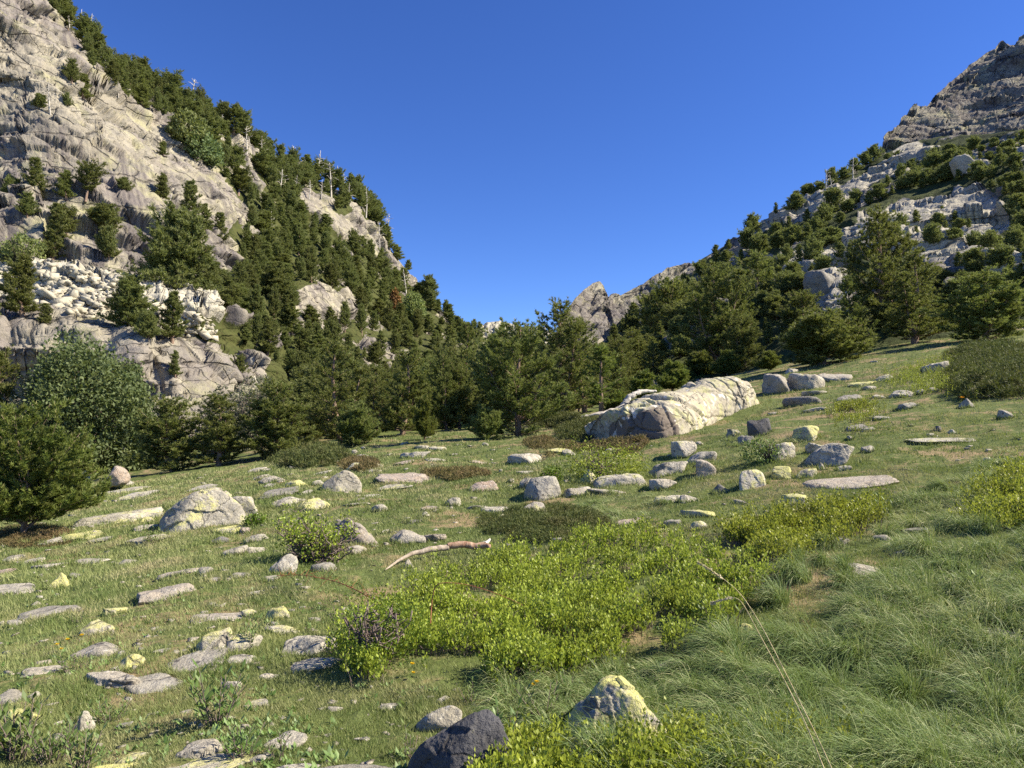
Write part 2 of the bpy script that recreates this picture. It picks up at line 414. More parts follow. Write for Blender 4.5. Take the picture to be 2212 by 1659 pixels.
LEFT_MAT = cliff_material('left_cliff_granite', [(0.050, 0.066, 0.018), (0.085, 0.095, 0.028), (0.065, 0.052, 0.024)])
RIGHT_MAT = cliff_material('right_slope_granite', [(0.040, 0.055, 0.018), (0.075, 0.090, 0.028), (0.028, 0.034, 0.012)], k=1.15, contour=(0.9, -0.4))
HIGH_MAT = cliff_material('high_mountain_rock', [(0.10, 0.11, 0.045), (0.13, 0.13, 0.06), (0.08, 0.08, 0.045)], k=0.42, warm=0.98, fine=1.6)
ROCK = rock_material(); GROUND = ground_material()
PINE_N = plant_material('pine_needles', [(0.095, 0.128, 0.034), (0.29, 0.31, 0.10), (0.20, 0.20, 0.065)], 0.38, shoots=(0.46, 0.45, 0.20))
PINE_Y = plant_material('young_pine_needles', [(0.075, 0.115, 0.024), (0.26, 0.29, 0.07), (0.18, 0.17, 0.05)], 0.38, shoots=(0.42, 0.40, 0.17))
PINE_F = plant_material('forest_pine_needles', [(0.115, 0.140, 0.045), (0.27, 0.285, 0.105), (0.185, 0.18, 0.075)], 0.40, scale=0.5)
BARK = wood_material('pine_bark', (0.15, 0.10, 0.075), (0.30, 0.22, 0.165))
GREYWOOD = wood_material('weathered_wood', (0.34, 0.31, 0.27), (0.62, 0.58, 0.51), 12)
LOGWOOD = wood_material('sun_bleached_log', (0.24, 0.195, 0.15), (0.46, 0.39, 0.31), 14)
REDWOOD = wood_material('reddish_rotten_wood', (0.20, 0.10, 0.06), (0.45, 0.33, 0.24), 14)
TWIG = wood_material('twig_bark', (0.10, 0.075, 0.065), (0.24, 0.19, 0.17), 20)
REDTWIG = wood_material('red_twig_bark', (0.22, 0.07, 0.04), (0.34, 0.14, 0.08), 20)
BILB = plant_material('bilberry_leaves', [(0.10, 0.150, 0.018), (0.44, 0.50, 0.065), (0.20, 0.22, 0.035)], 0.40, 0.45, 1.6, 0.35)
BILB_D = plant_material('dark_bilberry_leaves', [(0.06, 0.11, 0.012), (0.17, 0.25, 0.025), (0.05, 0.09, 0.015)], 0.36, 0.5, 1.6, 0.3)
TURF = plant_material('turf_blades', [(0.145, 0.205, 0.056), (0.36, 0.38, 0.16), (0.50, 0.43, 0.25)], 0.30, 0.6, 0.9)
LONGG = plant_material('long_grass_blades', [(0.095, 0.175, 0.040), (0.46, 0.46, 0.24), (0.15, 0.22, 0.06)], 0.30, 0.5, 0.8)
WILLOW = plant_material('willow_leaves', [(0.085, 0.130, 0.045), (0.19, 0.24, 0.10), (0.14, 0.17, 0.085)], 0.32, 0.6, 0.6)
GREYLEAF = plant_material('pale_shrub_leaves', [(0.14, 0.15, 0.095), (0.26, 0.27, 0.18), (0.17, 0.15, 0.11)], 0.25, 0.7, 0.8)
PALEBIRCH = plant_material('pale_birch_leaves', [(0.13, 0.17, 0.05), (0.27, 0.31, 0.12), (0.19, 0.20, 0.07)], 0.35, 0.6, 0.3)
JUNIPER = plant_material('juniper_needles', [(0.050, 0.076, 0.022), (0.16, 0.175, 0.055), (0.12, 0.10, 0.045)], 0.2, 0.7, 1.2)
HEATHER = plant_material('heather_sprigs', [(0.10, 0.085, 0.035), (0.22, 0.17, 0.075), (0.19, 0.12, 0.065)], 0.2, 0.8, 1.5)
HERB = plant_material('herb_leaves', [(0.085, 0.150, 0.030), (0.21, 0.29, 0.09), (0.24, 0.30, 0.16)], 0.35, 0.5, 5.0, 0.35)
RUSTY = plant_material('rusty_dead_needles', [(0.20, 0.09, 0.035), (0.30, 0.16, 0.07)], 0.2, 0.8)
STRAW = wood_material('dry_straw', (0.42, 0.33, 0.17), (0.62, 0.52, 0.30), 30)
def flat(name, c, tr=0.0):
    M = Mat(name); n = M.noise(M.co(), 60, 2)
    return M.surf(M.mix(n, c, tuple(v * 0.75 for v in c)), 0.6, None, tr)
PETAL = flat('yellow_petals', (0.75, 0.52, 0.02), 0.3); WHITEPETAL = flat('white_petals', (0.75, 0.75, 0.68), 0.3)
ORANGEPETAL = flat('orange_petals', (0.70, 0.35, 0.03), 0.3)
print('materials', time.time() - T0)

# ------------------------------------------------------------------ the ground sheet (polar grid, finer where it is seen)
th_v = np.linspace(-R(44), R(44), 861); th_r = np.linspace(R(44), 2 * math.pi - R(44), 121)[1:-1]
TH = np.concatenate([th_v, th_r]); RR = np.concatenate([[0.02], np.exp(np.linspace(math.log(0.4), math.log(190), 520))])
tt, rr = np.meshgrid(TH, RR, indexing='ij')
gx, gy = rr * np.sin(tt), rr * np.cos(tt); gz = mz(gx, gy)
gp = np.stack([gx, gy, gz], -1).reshape(-1, 3)
gp[:, 2] += fbm(gp * np.array([6, 6, 0]), 3, 40) * 0.018
nt_, nr_ = tt.shape; idx = np.arange(nt_ * nr_).reshape(nt_, nr_)
nx_ = np.roll(idx, -1, 0)
Fq = np.stack([idx[:, :-1], idx[:, 1:], nx_[:, 1:], nx_[:, :-1]], -1).reshape(-1, 4)
tag(link('ground', mesh_np('ground', gp, Fq, GROUND, True)), kind='structure')
print('ground', time.time() - T0)

# ------------------------------------------------------------------ mountains
def tps(ctrl):
    c = np.array(ctrl, float); P = c[:, :2] / 1000.0; v = np.log(c[:, 2]); n = len(c)
    def U(r2): return np.where(r2 > 0, 0.5 * r2 * np.log(r2 + 1e-12), 0)
    K = U(((P[:, None] - P[None]) ** 2).sum(-1)) + np.eye(n) * 2e-3
    Q = np.hstack([np.ones((n, 1)), P]); A = np.zeros((n + 3, n + 3)); A[:n, :n] = K; A[:n, n:] = Q; A[n:, :n] = Q.T
    s = np.linalg.solve(A, np.concatenate([v, np.zeros(3)])); w, a = s[:n], s[n:]
    def f(x, y):
        x = np.asarray(x, float) / 1000; y = np.asarray(y, float) / 1000; out = a[0] + a[1] * x + a[2] * y
        for k in range(n): out = out + w[k] * U((x - P[k, 0]) ** 2 + (y - P[k, 1]) ** 2)
        return np.exp(out)
    return f
MOUNTS = {}
def mountain(name, ctrl, skyline, base, x0, x1, dx, rows, mat, seed, rockpoly, palepoly=(), rockmix=0.0,
             amp=(2.2, 1.6, 0.42, 0.10), scl=30.0, jag=4.0, bumps=(), back=60.0, label=None, key=None, cs=1.0, contour=(.87, .5), dip=.36):
    D = tps(ctrl); X = np.arange(x0, x1 + dx, dx, dtype=float); n = len(X)
    sk = np.interp(X, [p[0] for p in skyline], [p[1] for p in skyline])
    px1 = np.stack([X * 0.03, X * 0 + seed, X * 0], 1)
    sk = sk + fbm(px1, 5, seed, 0.62) * jag
    bs = np.interp(X, [p[0] for p in base], [p[1] for p in base])
    t = np.linspace(0, 1, rows); PX = np.repeat(X[:, None], rows, 1); PY = bs[:, None] * (1 - t) + sk[:, None] * t
    dep = D(PX, PY)
    P = at(PX, PY, dep)
    # block out big bulges (metres towards the camera)
    for (bx, by, rx, ry, rot, hgt, pw) in bumps:
        c, s_ = math.cos(R(rot)), math.sin(R(rot))
        u = ((PX - bx) * c + (PY - by) * s_) / rx; v = (-(PX - bx) * s_ + (PY - by) * c) / ry
        wob = fbm(np.stack([PX.ravel() * 0.02, PY.ravel() * 0.02, 0 * PX.ravel()], 1), 3, seed + 5).reshape(PX.shape) * 0.35
        q = np.clip(1 - (np.abs(u) ** pw + np.abs(v) ** pw) - wob * 0.5, 0, 1) ** 0.5
        P = P - rays(PX, PY) * (hgt * q)[..., None]
    # masks
    q3 = np.stack([PX.ravel() * 0.03, PY.ravel() * 0.03, 0 * PX.ravel()], 1)
    wx = fbm(q3, 4, seed + 1).reshape(PX.shape) * 22; wy = fbm(q3 + 50, 4, seed + 2).reshape(PX.shape) * 22
    rock = np.zeros(PX.shape, bool)
    for poly in rockpoly: rock |= inpoly(PX + wx, PY + wy, poly)
    if rockmix > 0:
        rk = fbm(P.reshape(-1, 3) / 14.0 * np.array([1, 1, 1.6]), 5, seed + 3, 0.6).reshape(PX.shape)
        rock |= rk > (0.30 - rockmix)
    pale = np.zeros(PX.shape, bool)
    for poly in palepoly: pale |= inpoly(PX + wx * 0.5, PY + wy * 0.5, poly)
    rock |= pale
    rockf = blur(blur(rock.astype(float), 2, 0), 2, 1); palef = blur(blur(pale.astype(float), 2, 0), 2, 1)
    # large forms first, then rows spread evenly over the surface, then the small forms
    def normals(A, nb):
        m = unit(np.cross(np.gradient(A, axis=0), np.gradient(A, axis=1))); f_ = (m * (A - EYE)).sum(-1) > 0; m[f_] *= -1
        return unit(blur(blur(m, nb, 0), nb, 1))
    def frame(A):
        Q = A.reshape(-1, 3); ca = Q[:, 0] * contour[0] + Q[:, 1] * contour[1]; cb = -Q[:, 0] * contour[1] + Q[:, 1] * contour[0]; cd = math.sqrt(1 - dip * dip)
        return Q, np.stack([ca * cd - Q[:, 2] * dip, cb, Q[:, 2] * cd + ca * dip], 1) / cs      # beds dip along the slope
    Q, G = frame(P); nn = normals(P, 8); rm = rockf.ravel()
    strat = Q[:, 2] * 0.9 + Q[:, 0] * 0.42 + fbm(Q / 22, 3, seed + 9) * 5; fr = strat / 13.0 - np.floor(strat / 13.0)
    led = (np.clip(fr / 0.85, 0, 1) - 0.5) * amp[1] * 0.7
    ledm = (np.clip((fr - 0.86) / .05, 0, 1) * (fbm(Q / 16, 3, seed + 40) > 0.02)).reshape(PX.shape) * (scl < 35)
    c0, e0 = cells(G / np.array([26, 20, 11.0]) + fbm(Q / (20 * cs), 2, seed + 29)[:, None] * 0.12, seed + 90, 1.1)
    c1, e1 = cells(G / np.array([9, 8, 4.2]) + fbm(Q / (9 * cs), 2, seed + 30)[:, None] * 0.12, seed, 1.0)
    d = fbm(Q / scl, 3, seed) * amp[0] + (led + c0 * amp[1] * 1.4 + c1 * amp[1] * 0.62) * (0.3 + 0.7 * rm) + fbm(Q / 6, 3, seed + 6, 0.6) * amp[2] * (1 - rm)
    tw = np.clip((1 - t) / 0.02, 0.1, 1)[None, :] * np.ones(PX.shape)
    P = P + nn * (d.reshape(PX.shape) * tw)[..., None]
    seg = np.linalg.norm(np.diff(P, axis=1), axis=2) / np.linalg.norm(P[:, 1:] - EYE, axis=2); seg = seg + seg.mean() * .25
    cum = np.concatenate([np.zeros((n, 1)), np.cumsum(seg, 1)], 1); cum /= cum[:, -1:]
    cum = blur(cum, 4, 0)
    rows2 = int(rows * 1.15); tq = np.linspace(0, 1, rows2); P2 = np.empty((n, rows2, 3)); R2 = np.empty((n, rows2)); L2 = np.empty((n, rows2)); T2 = np.empty((n, rows2))
    for a in range(n):
        for b in range(3): P2[a, :, b] = np.interp(tq, cum[a], P[a, :, b])
        R2[a] = np.interp(tq, cum[a], rockf[a]); L2[a] = np.interp(tq, cum[a], palef[a]); T2[a] = np.interp(tq, cum[a], tw[a])
    P, rockf, palef, tw, rows = P2, R2, L2, T2, rows2
    Q, G = frame(P); nn = normals(P, 3); rm = rockf.ravel()
    c2, e2 = cells(G / np.array([3.2, 3.0, 1.5]) + fbm(Q / (3 * cs), 2, seed + 31)[:, None] * 0.12, seed + 3, 1.0)
    c1, e1 = cells(G / np.array([8, 7, 4.0]) + fbm(Q / (9 * cs), 2, seed + 34)[:, None] * 0.12, seed + 50, 1.0)
    dr = c1 * amp[1] * .22 + c2 * amp[2] * 0.7 + fbm(Q / 1.5, 3, seed + 4) * amp[3] * 1.6 - np.clip(0.04 - e1, 0, 1) * 9 * amp[2] - np.clip(0.04 - e2, 0, 1) * 4 * amp[2]
    d = dr * (0.2 + 0.8 * rm) + fbm(Q / 2.5, 3, seed + 7, 0.6) * amp[2] * (1 - rm)
    c3, e3 = cells(Q / 1.7, seed + 8, 0.9)
    if key != 'right': d = d + palef.ravel() * (c3 * 0.45 - np.clip(0.12 - e3, 0, 1) * 4)
    else: palef = palef * .62
    P = P + nn * (d.reshape(rockf.shape) * tw)[..., None]
    # the far side of the ridge
    NB = 10; k = np.linspace(0, 1, NB + 1)[1:]
    top = P[:, -1]; away = rays(X, sk); away[:, 2] = 0; away = unit(away)
    Bk = top[:, None, :] + away[:, None, :] * (back * k)[None, :, None]
    Bk[..., 2] -= (back * (0.06 * k + 1.1 * k * k))[None, :]
    Bk[..., 2] += fbm(Bk.reshape(-1, 3) / 12, 3, seed).reshape(Bk.shape[:2]) * amp[1] * np.minimum(k * 3, 1)
    A = np.concatenate([P, Bk], 1); vg = np.concatenate([1 - rockf, np.repeat((1 - rockf)[:, -1:], NB, 1)], 1)
    pl = np.concatenate([palef, np.repeat(palef[:, -1:], NB, 1)], 1)
    rws = rows + NB; ii = np.arange(n * rws).reshape(n, rws)
    Fq = np.stack([ii[:-1, :-1], ii[1:, :-1], ii[1:, 1:], ii[:-1, 1:]], -1).reshape(-1, 4)
    o = link(name, mesh_np(name, A.reshape(-1, 3), Fq, mat, True, {'veg': vg.ravel(), 'pale': pl.ravel()}))
    tag(o, label, kind='structure')
    MOUNTS[key or name] = (X, bs, sk, P, rockf, project(P))
    return o
def on_mount(name, px, py):
    X, bs, sk, P, rk, (jx, jy) = MOUNTS[name]
    i = int(np.clip((px - X[0]) / (X[1] - X[0]), 1, len(X) - 2))
    j = int(np.argmin(np.abs(jy[i] - py)))
    return P[i, j].copy(), rk[i, j], 0.0

L_SKY = [(-300,-420),(0,-150),(60,-60),(110,0),(150,50),(190,95),(215,160),(300,180),(400,240),(480,275),(530,312),(600,362),(700,395),(780,440),(815,475),(845,540),(880,585),(908,628),(940,655),(1000,714),(1060,728),(1150,742),(1260,750)]
L_CTRL = [(-300,1000,55),(0,960,60),(250,950,66),(500,950,72),(800,930,90),(1050,910,110),(1250,900,120),
 (-300,700,80),(0,700,82),(250,700,88),(480,700,100),(700,700,150),(900,750,190),(1060,740,280),(1200,750,320),
 (0,560,98),(250,560,108),(450,560,130),(650,560,190),(850,640,290),
 (0,400,118),(250,400,130),(450,400,170),(600,450,230),(800,500,310),(900,610,340),
 (0,200,140),(200,200,160),(400,250,215),(560,320,270),(760,400,320),
 (-300,200,120),(-300,-200,150),(0,-100,180),(150,-50,200),(200,100,200),(300,180,220)]
L_ROCK = [[(-300,-400),(100,-20),(170,50),(205,140),(235,190),(330,235),(420,300),(450,350),(530,440),(545,470),(500,500),(495,560),(505,650),(440,600),(330,600),(180,582),(0,562),(-300,560)],
 [(0,700),(60,695),(225,730),(215,757),(0,762),(-300,760),(-300,700)],
 [(-300,775),(0,772),(90,775),(270,748),(330,752),(420,748),(470,775),(495,800),(500,840),(560,830),(640,860),(660,890),(600,920),(480,905),(330,940),(250,950),(100,920),(0,900),(-300,900)],
 [(632,625),(660,610),(705,618),(768,665),(768,690),(735,715),(690,700),(640,700)],
 [(640,420),(690,430),(740,460),(800,480),(850,540),(905,610),(912,635),(860,610),(800,560),(740,530),(690,490),(650,460)],
 [(515,772),(560,772),(575,830),(610,860),(500,850)], [(770,720),(800,715),(800,755),(765,750)]]
L_PALE = [[(-300,575),(0,570),(90,566),(230,592),(330,650),(450,695),(458,730),(400,722),(330,700),(210,690),(90,655),(0,640),(-300,640)]]
L_BUMP = [(700,665,85,62,12,8,4),(380,850,125,110,15,6,4),(560,840,50,60,0,4,4),(110,735,140,40,8,3,4),(830,550,85,30,38,6,4),(480,520,40,70,10,3,4),(60,120,120,70,10,4,4)]
mountain('mountain', L_CTRL, L_SKY, [(-300,1100),(0,1060),(300,1040),(600,1000),(900,970),(1260,960)], -300, 1260, 2.6, 430, LEFT_MAT, 11,
         L_ROCK, L_PALE, 0.13, bumps=L_BUMP, label='steep granite cliff and forested mountainside filling the left of the valley', key='left')
print('left', time.time() - T0)
R_SKY = [(1080,815),(1200,775),(1260,760),(1300,728),(1340,694),(1400,646),(1480,580),(1560,534),(1620,500),(1650,478),(1750,418),(1830,372),(1900,338),(1960,308),(2050,294),(2150,287),(2212,280),(2400,240),(2700,130)]
R_CTRL = [(1080,850,170),(1150,800,150),(1300,790,120),(1400,790,95),(1600,790,75),(1850,775,63),(2212,715,58),(2600,650,55),
 (1350,650,230),(1500,565,250),(1640,485,240),(1500,700,120),(1700,640,95),(1900,560,100),(2212,560,80),(2600,480,75),
 (1800,400,220),(1900,340,230),(2050,400,150),(2212,380,120),(2212,290,160),(2600,300,110),(2050,300,210),(1300,720,200)]
R_ROCK = [[(1620,500),(1700,455),(1830,395),(1900,350),(1960,335),(1990,345),(1940,380),(1850,425),(1760,455),(1690,485)],
 [(1690,560),(1760,535),(1850,465),(1960,425),(2040,420),(2100,395),(2165,430),(2185,480),(2110,525),(2050,575),(1950,570),(1900,540),(1800,590),(1700,600)],
 [(2040,345),(2110,325),(2140,350),(2110,378),(2060,370)], [(2080,545),(2212,545),(2300,545),(2300,610),(2212,600),(2080,595)],
 [(1740,600),(1830,595),(1840,640),(1760,650)],[(1770,655),(1850,645),(1855,690),(1790,700)], [(1370,665),(1450,655),(1460,690),(1400,695)],
 [(1350,720),(1400,705),(1405,735),(1360,745)],[(1900,300),(1960,300),(2040,330),(1990,340),(1930,330)],[(2150,300),(2212,290),(2300,280),(2300,340),(2170,330)]]
R_BUMP = [(1980,490,170,60,-8,6,2.6),(2085,353,36,24,-10,6,2.5),(1800,625,60,30,-10,4,2.5),(1820,672,45,25,0,3,2.5),(2130,570,70,24,0,4,2.5),(1780,430,110,28,-28,7,3),(1410,675,50,18,-15,5,2.5),(1920,330,80,22,-10,6,2.6),(1400,900,1,1,0,0,2)]
mountain('mountain', R_CTRL, R_SKY, [(1080,900),(1400,880),(1700,850),(2000,810),(2212,790),(2700,740)], 1080, 2640, 2.8, 300, RIGHT_MAT, 23,
         R_ROCK, R_ROCK, 0.16, bumps=R_BUMP, amp=(2.2, 1.0, 0.30, 0.10), contour=(.9, -.4), label='scrub covered slope with pale granite slabs rising on the right', key='right')
H_SKY = [(1860,380),(1895,335),(1915,300),(1940,270),(1962,255),(2000,230),(2020,205),(2050,178),(2075,158),(2100,138),(2130,112),(2150,104),(2158,92),(2166,88),(2175,96),(2190,100),(2212,84),(2300,40),(2450,-20),(2700,-160)]
H_CTRL = [(1860,420,430),(1900,340,440),(2000,400,395),(2212,400,360),(2600,400,320),(2000,240,520),(2100,150,560),(2212,90,560),(2600,-100,520),(2212,250,440),(2600,150,400)]
mountain('high_mountain', H_CTRL, H_SKY, [(1860,430),(2700,430)], 1862, 2640, 2.4, 210, HIGH_MAT, 37, [[(0,-900),(9000,-900),(9000,9000),(0,9000)]], (), 0,
         cs=4.0, dip=-.6, amp=(12.0, 4.0, 1.6, 0.5), scl=75.0, jag=9, back=120, label='bare jagged rocky summit in half shade at the upper right')
P_SKY = [(1190,735),(1215,690),(1228,664),(1245,640),(1262,624),(1280,613),(1296,607),(1304,618),(1314,642),(1332,638),(1360,628),(1400,606),(1440,580),(1480,566),(1530,570),(1600,600)]
P_CTRL = [(1190,740,340),(1300,740,360),(1600,740,370),(1230,660,370),(1300,610,430),(1320,650,400),(1480,550,450),(1400,640,400),(1600,560,470)]
mountain('rocky_peak', P_CTRL, P_SKY, [(1190,800),(1600,800)], 1190, 1600, 2.0, 110, HIGH_MAT, 51, [[(0,-900),(9000,-900),(9000,9000),(0,9000)]], (), 0,
         cs=2.6, dip=-.5, amp=(8.0, 2.6, 1.0, 0.3), scl=40.0, jag=7, back=80, label='small pale rock tooth at the foot of the right ridge against the sky')
F_SKY = [(980,740),(1030,712),(1048,698),(1070,693),(1090,696),(1115,701),(1135,706),(1150,710),(1162,704),(1180,714),(1240,726),(1300,740)]
mountain('far_ridge', [(980,800,900),(1300,800,900),(980,700,1100),(1300,700,1100),(1140,690,1120)], F_SKY, [(980,820),(1300,820)], 980, 1300, 2.5, 40, HIGH_MAT, 61,
         [[(0,-900),(9000,-900),(9000,9000),(0,9000)]], [[(0,-900),(9000,-900),(9000,9000),(0,9000)]], 0, amp=(9, 4, 3, 1), scl=90, jag=4, back=150, label='pale sunlit ridge far away at the head of the valley')
print('mountains', time.time() - T0)

# ------------------------------------------------------------------ boulders
_ico = {}
def ico(sub):
    if sub not in _ico:
        b = bmesh.new(); bmesh.ops.create_icosphere(b, subdivisions=sub, radius=1.0)
        V = np.array([v.co[:] for v in b.verts]); Fc = np.array([[v.index for v in f.verts] for f in b.faces]); b.free()
        _ico[sub] = (unit(V), Fc)
    return _ico[sub]
def rock_shape(seed, sub, w, d, h, shape):
    """angular boulder: a rounded intersection of random half spaces; returns verts, faces, centred on x/y, z 0..h"""
    rng = np.random.default_rng(seed); U, Fc = ico(sub)
    npl = {'a': 9, 'r': 16, 'f': 10, 'c': 8}[shape]; pw = {'a': 34, 'r': 12, 'f': 22, 'c': 26}[shape]
    N = unit(rng.normal(size=(npl, 3))); dist = rng.uniform(0.62, 1.0, npl)
    N = np.vstack([N, [[0, 0, 1], [0, 0, -1]]]); dist = np.append(dist, [{'a': .8, 'r': .8, 'f': .55, 'c': 1.0}[shape], .7])
    if shape == 'c':
        a = rng.uniform(0, 6.28) + np.arange(4) * 1.57 + rng.uniform(-.3, .3, 4)
        N = np.vstack([N, unit(np.stack([np.cos(a), np.sin(a), 0 * a + rng.uniform(.45, .8, 4)], 1))]); dist = np.append(dist, rng.uniform(.42, .6, 4))
    q = np.clip(U @ N.T, 0, None) / dist
    r = 1.0 / ((q ** pw).sum(1) ** (1.0 / pw) + 1e-6)
    r = np.minimum(r, 1.5)
    o = rng.uniform(-50, 50, 3)
    r = r * (1 + 0.13 * fbm(U * 1.6 + o, 3, seed) + 0.045 * fbm(U * 6 + o, 3, seed + 5, 0.6))
    P = U * r[:, None]
    t = rng.uniform(-0.28, 0.28, 2)
    if shape != 'c':
        P[:, 2] += P[:, 0] * t[0] + P[:, 1] * t[1]
    lo, hi = P.min(0), P.max(0); P = (P - (lo + hi) / 2) / (hi - lo)
    P *= np.array([w, d, h]); P[:, 2] += h / 2
    # chips at a real size
    P += U * (fbm(P * (5.5 / max(w, .3) ** .35) + o, 3, seed + 9) * 0.05 * min(w, h * 2))[:, None]
    return P, Fc
ROCKS = []
def outlined(cx, yb, outl, c, label, name, seed):
    pts, fronts, dr = outl; k = 2212 / 2500; pts = np.array(pts, float) * k
    f = hit1(cx, yb); vis = pts[:-2]; wpx = vis[:, 0].max() - vis[:, 0].min(); Y = f[1]; s = Y / F
    D = wpx * s * dr; u = unit(np.array([f[0], f[1], 0])); c0 = f + u * D * .38; s = c0[1] / F
    mid = np.array([vis[:, 0].mean(), (vis[:, 1].max() + vis[:, 1].min()) / 2]); top = vis[:, 1].min()
    zc = rays(mid[0], mid[1])[2] * c0[1] + EYE[2]; xc = rays(mid[0], mid[1])[0] * c0[1]
    q = np.stack([(pts[:, 0] - mid[0]) * s, -(pts[:, 1] - mid[1]) * s], 1); N, dist = [], []
    rng = np.random.default_rng(seed); n = len(q)
    for i in range(n):
        a, b = q[i], q[(i + 1) % n]; e = b - a; nn = np.array([-e[1], e[0]]); nn = nn / (np.hypot(*nn) + 1e-9)
        if nn @ ((a + b) / 2) < 0: nn = -nn
        N.append(unit(np.array([nn[0], 0, nn[1]]))); dist.append(max(abs(nn @ a), .02))
    for fn in fronts: N.append(unit(np.array(fn))); dist.append(D * .42)
    for a in (.5, 2.6): N.append(unit(np.array([math.cos(a), math.sin(a), .25]))); dist.append(D * .55)
    vw = unit(rays(mid[0], mid[1])); m_ = n
    for i in range(m_):
        N[i] = unit(N[i] - (N[i] @ vw) * vw)
    for _ in range(5):
        v = unit(rng.normal(size=3) * [1, .8, .8] + [0, -.3, .35]); N.append(v); dist.append(max((q @ v[[0, 2]]).max() * rng.uniform(.72, .95) + abs(v[1]) * D * .2, .05))
    N = np.array(N); dist = np.array(dist); U, Fc = ico(6 if wpx > 120 else 5); qq = np.clip(U @ N.T, 0, None) / dist
    r = 1 / ((qq ** 14).sum(1) ** (1 / 14) + 1e-6); o = rng.uniform(-50, 50, 3); P = U * r[:, None]; W = wpx * s
    P = P * (1 + .05 * fbm(P * 2.2 / W + o, 3, seed))[:, None]
    cv, ce = cells(P * 3.2 / W + o + fbm(P * 3 / W, 2, seed)[:, None] * .3, seed, .7)
    P = P + U * ((cv * .020 + fbm(P * 9 / W + o, 4, seed + 3, .6) * .012 + fbm(P * 40 / W + o, 3, seed + 4, .6) * .007) * W)[:, None]
    ob = link(name, mesh_np(name, P, Fc, ROCK, True)); ob.location = (xc, c0[1], zc); ob.color = (*c, 1); ob['category'] = 'rock'
    ROCKS.append(dict(o=ob, x=cx, y=mid[1], yb=yb, w=wpx, h=yb - top, c=c, shape='a', label=label, pos=c0, W=W, D=D, mount=None))
    return ob
OUTL = {  # silhouettes of the largest boulders (2500 px photo coordinates) and how their front leans
 (1500,1835): ([(1335,1800),(1390,1738),(1440,1690),(1472,1658),(1535,1655),(1575,1700),(1620,1765),(1675,1822),(1675,1920),(1335,1920)], [(.18,-.85,.55)], .8),
 (1118,1905): ([(985,1905),(1005,1835),(1060,1792),(1130,1762),(1180,1738),(1225,1744),(1245,1775),(1245,1960),(985,1960)], [(-.1,-.8,.55),(-.6,-.7,.2)], .7),
 (1066,1786): ([(1000,1790),(1015,1762),(1060,1738),(1100,1727),(1130,1738),(1134,1760),(1110,1800),(1000,1810)], [(.0,-.7,.7)], .8),
 (503,1284): ([(405,1290),(412,1255),(450,1220),(500,1196),(530,1193),(548,1203),(575,1228),(603,1258),(603,1310),(405,1310)], [(-.35,-.75,.5),(.4,-.85,.3)], .8),
 (597,1268): ([(562,1275),(560,1216),(580,1210),(615,1210),(630,1235),(630,1290),(562,1290)], [(.1,-.95,.2)], .8),
 (2040,1136): ([(1962,1135),(1975,1118),(2012,1086),(2060,1084),(2112,1100),(2112,1118),(2060,1132),(2050,1150),(1965,1150)], [(-.82,-.55,.12),(.35,-.75,.55)], .9),
 (1970,1074): ([(1934,1072),(1938,1050),(1965,1040),(1995,1040),(2004,1052),(1990,1072),(1985,1090),(1934,1090)], [(-.8,-.55,.15),(.3,-.8,.5)], .9),
 (1325,1220): ([(1276,1225),(1282,1195),(1300,1168),(1355,1163),(1368,1185),(1372,1212),(1365,1240),(1276,1240)], [(-.75,-.62,.15),(.35,-.9,.2)], .9),
 (1700,1170): ([(1649,1150),(1652,1130),(1690,1122),(1725,1119),(1748,1142),(1745,1165),(1700,1172),(1700,1190),(1652,1190)], [(-.1,-.9,.35),(-.7,-.5,.0)], .8),
 (1662,1118): ([(1622,1100),(1626,1080),(1695,1076),(1702,1098),(1680,1116),(1640,1120),(1640,1135),(1624,1130)], [(-.7,-.65,.1),(.2,-.8,.5)], .9),
 (1839,1188): ([(1805,1185),(1808,1150),(1850,1145),(1868,1160),(1875,1182),(1875,1205),(1805,1205)], [(.0,-.9,.4)], .7),
 (1907,1171): ([(1880,1170),(1880,1140),(1925,1138),(1935,1150),(1930,1172),(1930,1190),(1880,1190)], [(.0,-.85,.5)], .7),
 (1612,1197): ([(1566,1190),(1570,1172),(1635,1169),(1656,1176),(1625,1195),(1585,1200),(1585,1215),(1566,1210)], [(-.75,-.6,.1),(.2,-.75,.6)], .8),
 (831,1200): ([(780,1205),(785,1185),(815,1160),(840,1148),(862,1155),(882,1180),(884,1200),(884,1225),(780,1225)], [(-.2,-.85,.45),(.5,-.8,.3)], .9),
 (262,1203): ([(208,1200),(214,1178),(245,1146),(270,1135),(295,1142),(316,1165),(305,1182),(250,1197),(240,1220),(208,1220)], [(.1,-.85,.45)], .8),
 (4020,1463): ([(340,1462),(345,1420),(368,1408),(420,1410),(455,1425),(490,1432),(440,1455),(400,1468),(400,1485),(345,1485)], [(.0,-.8,.6)], .6),
}
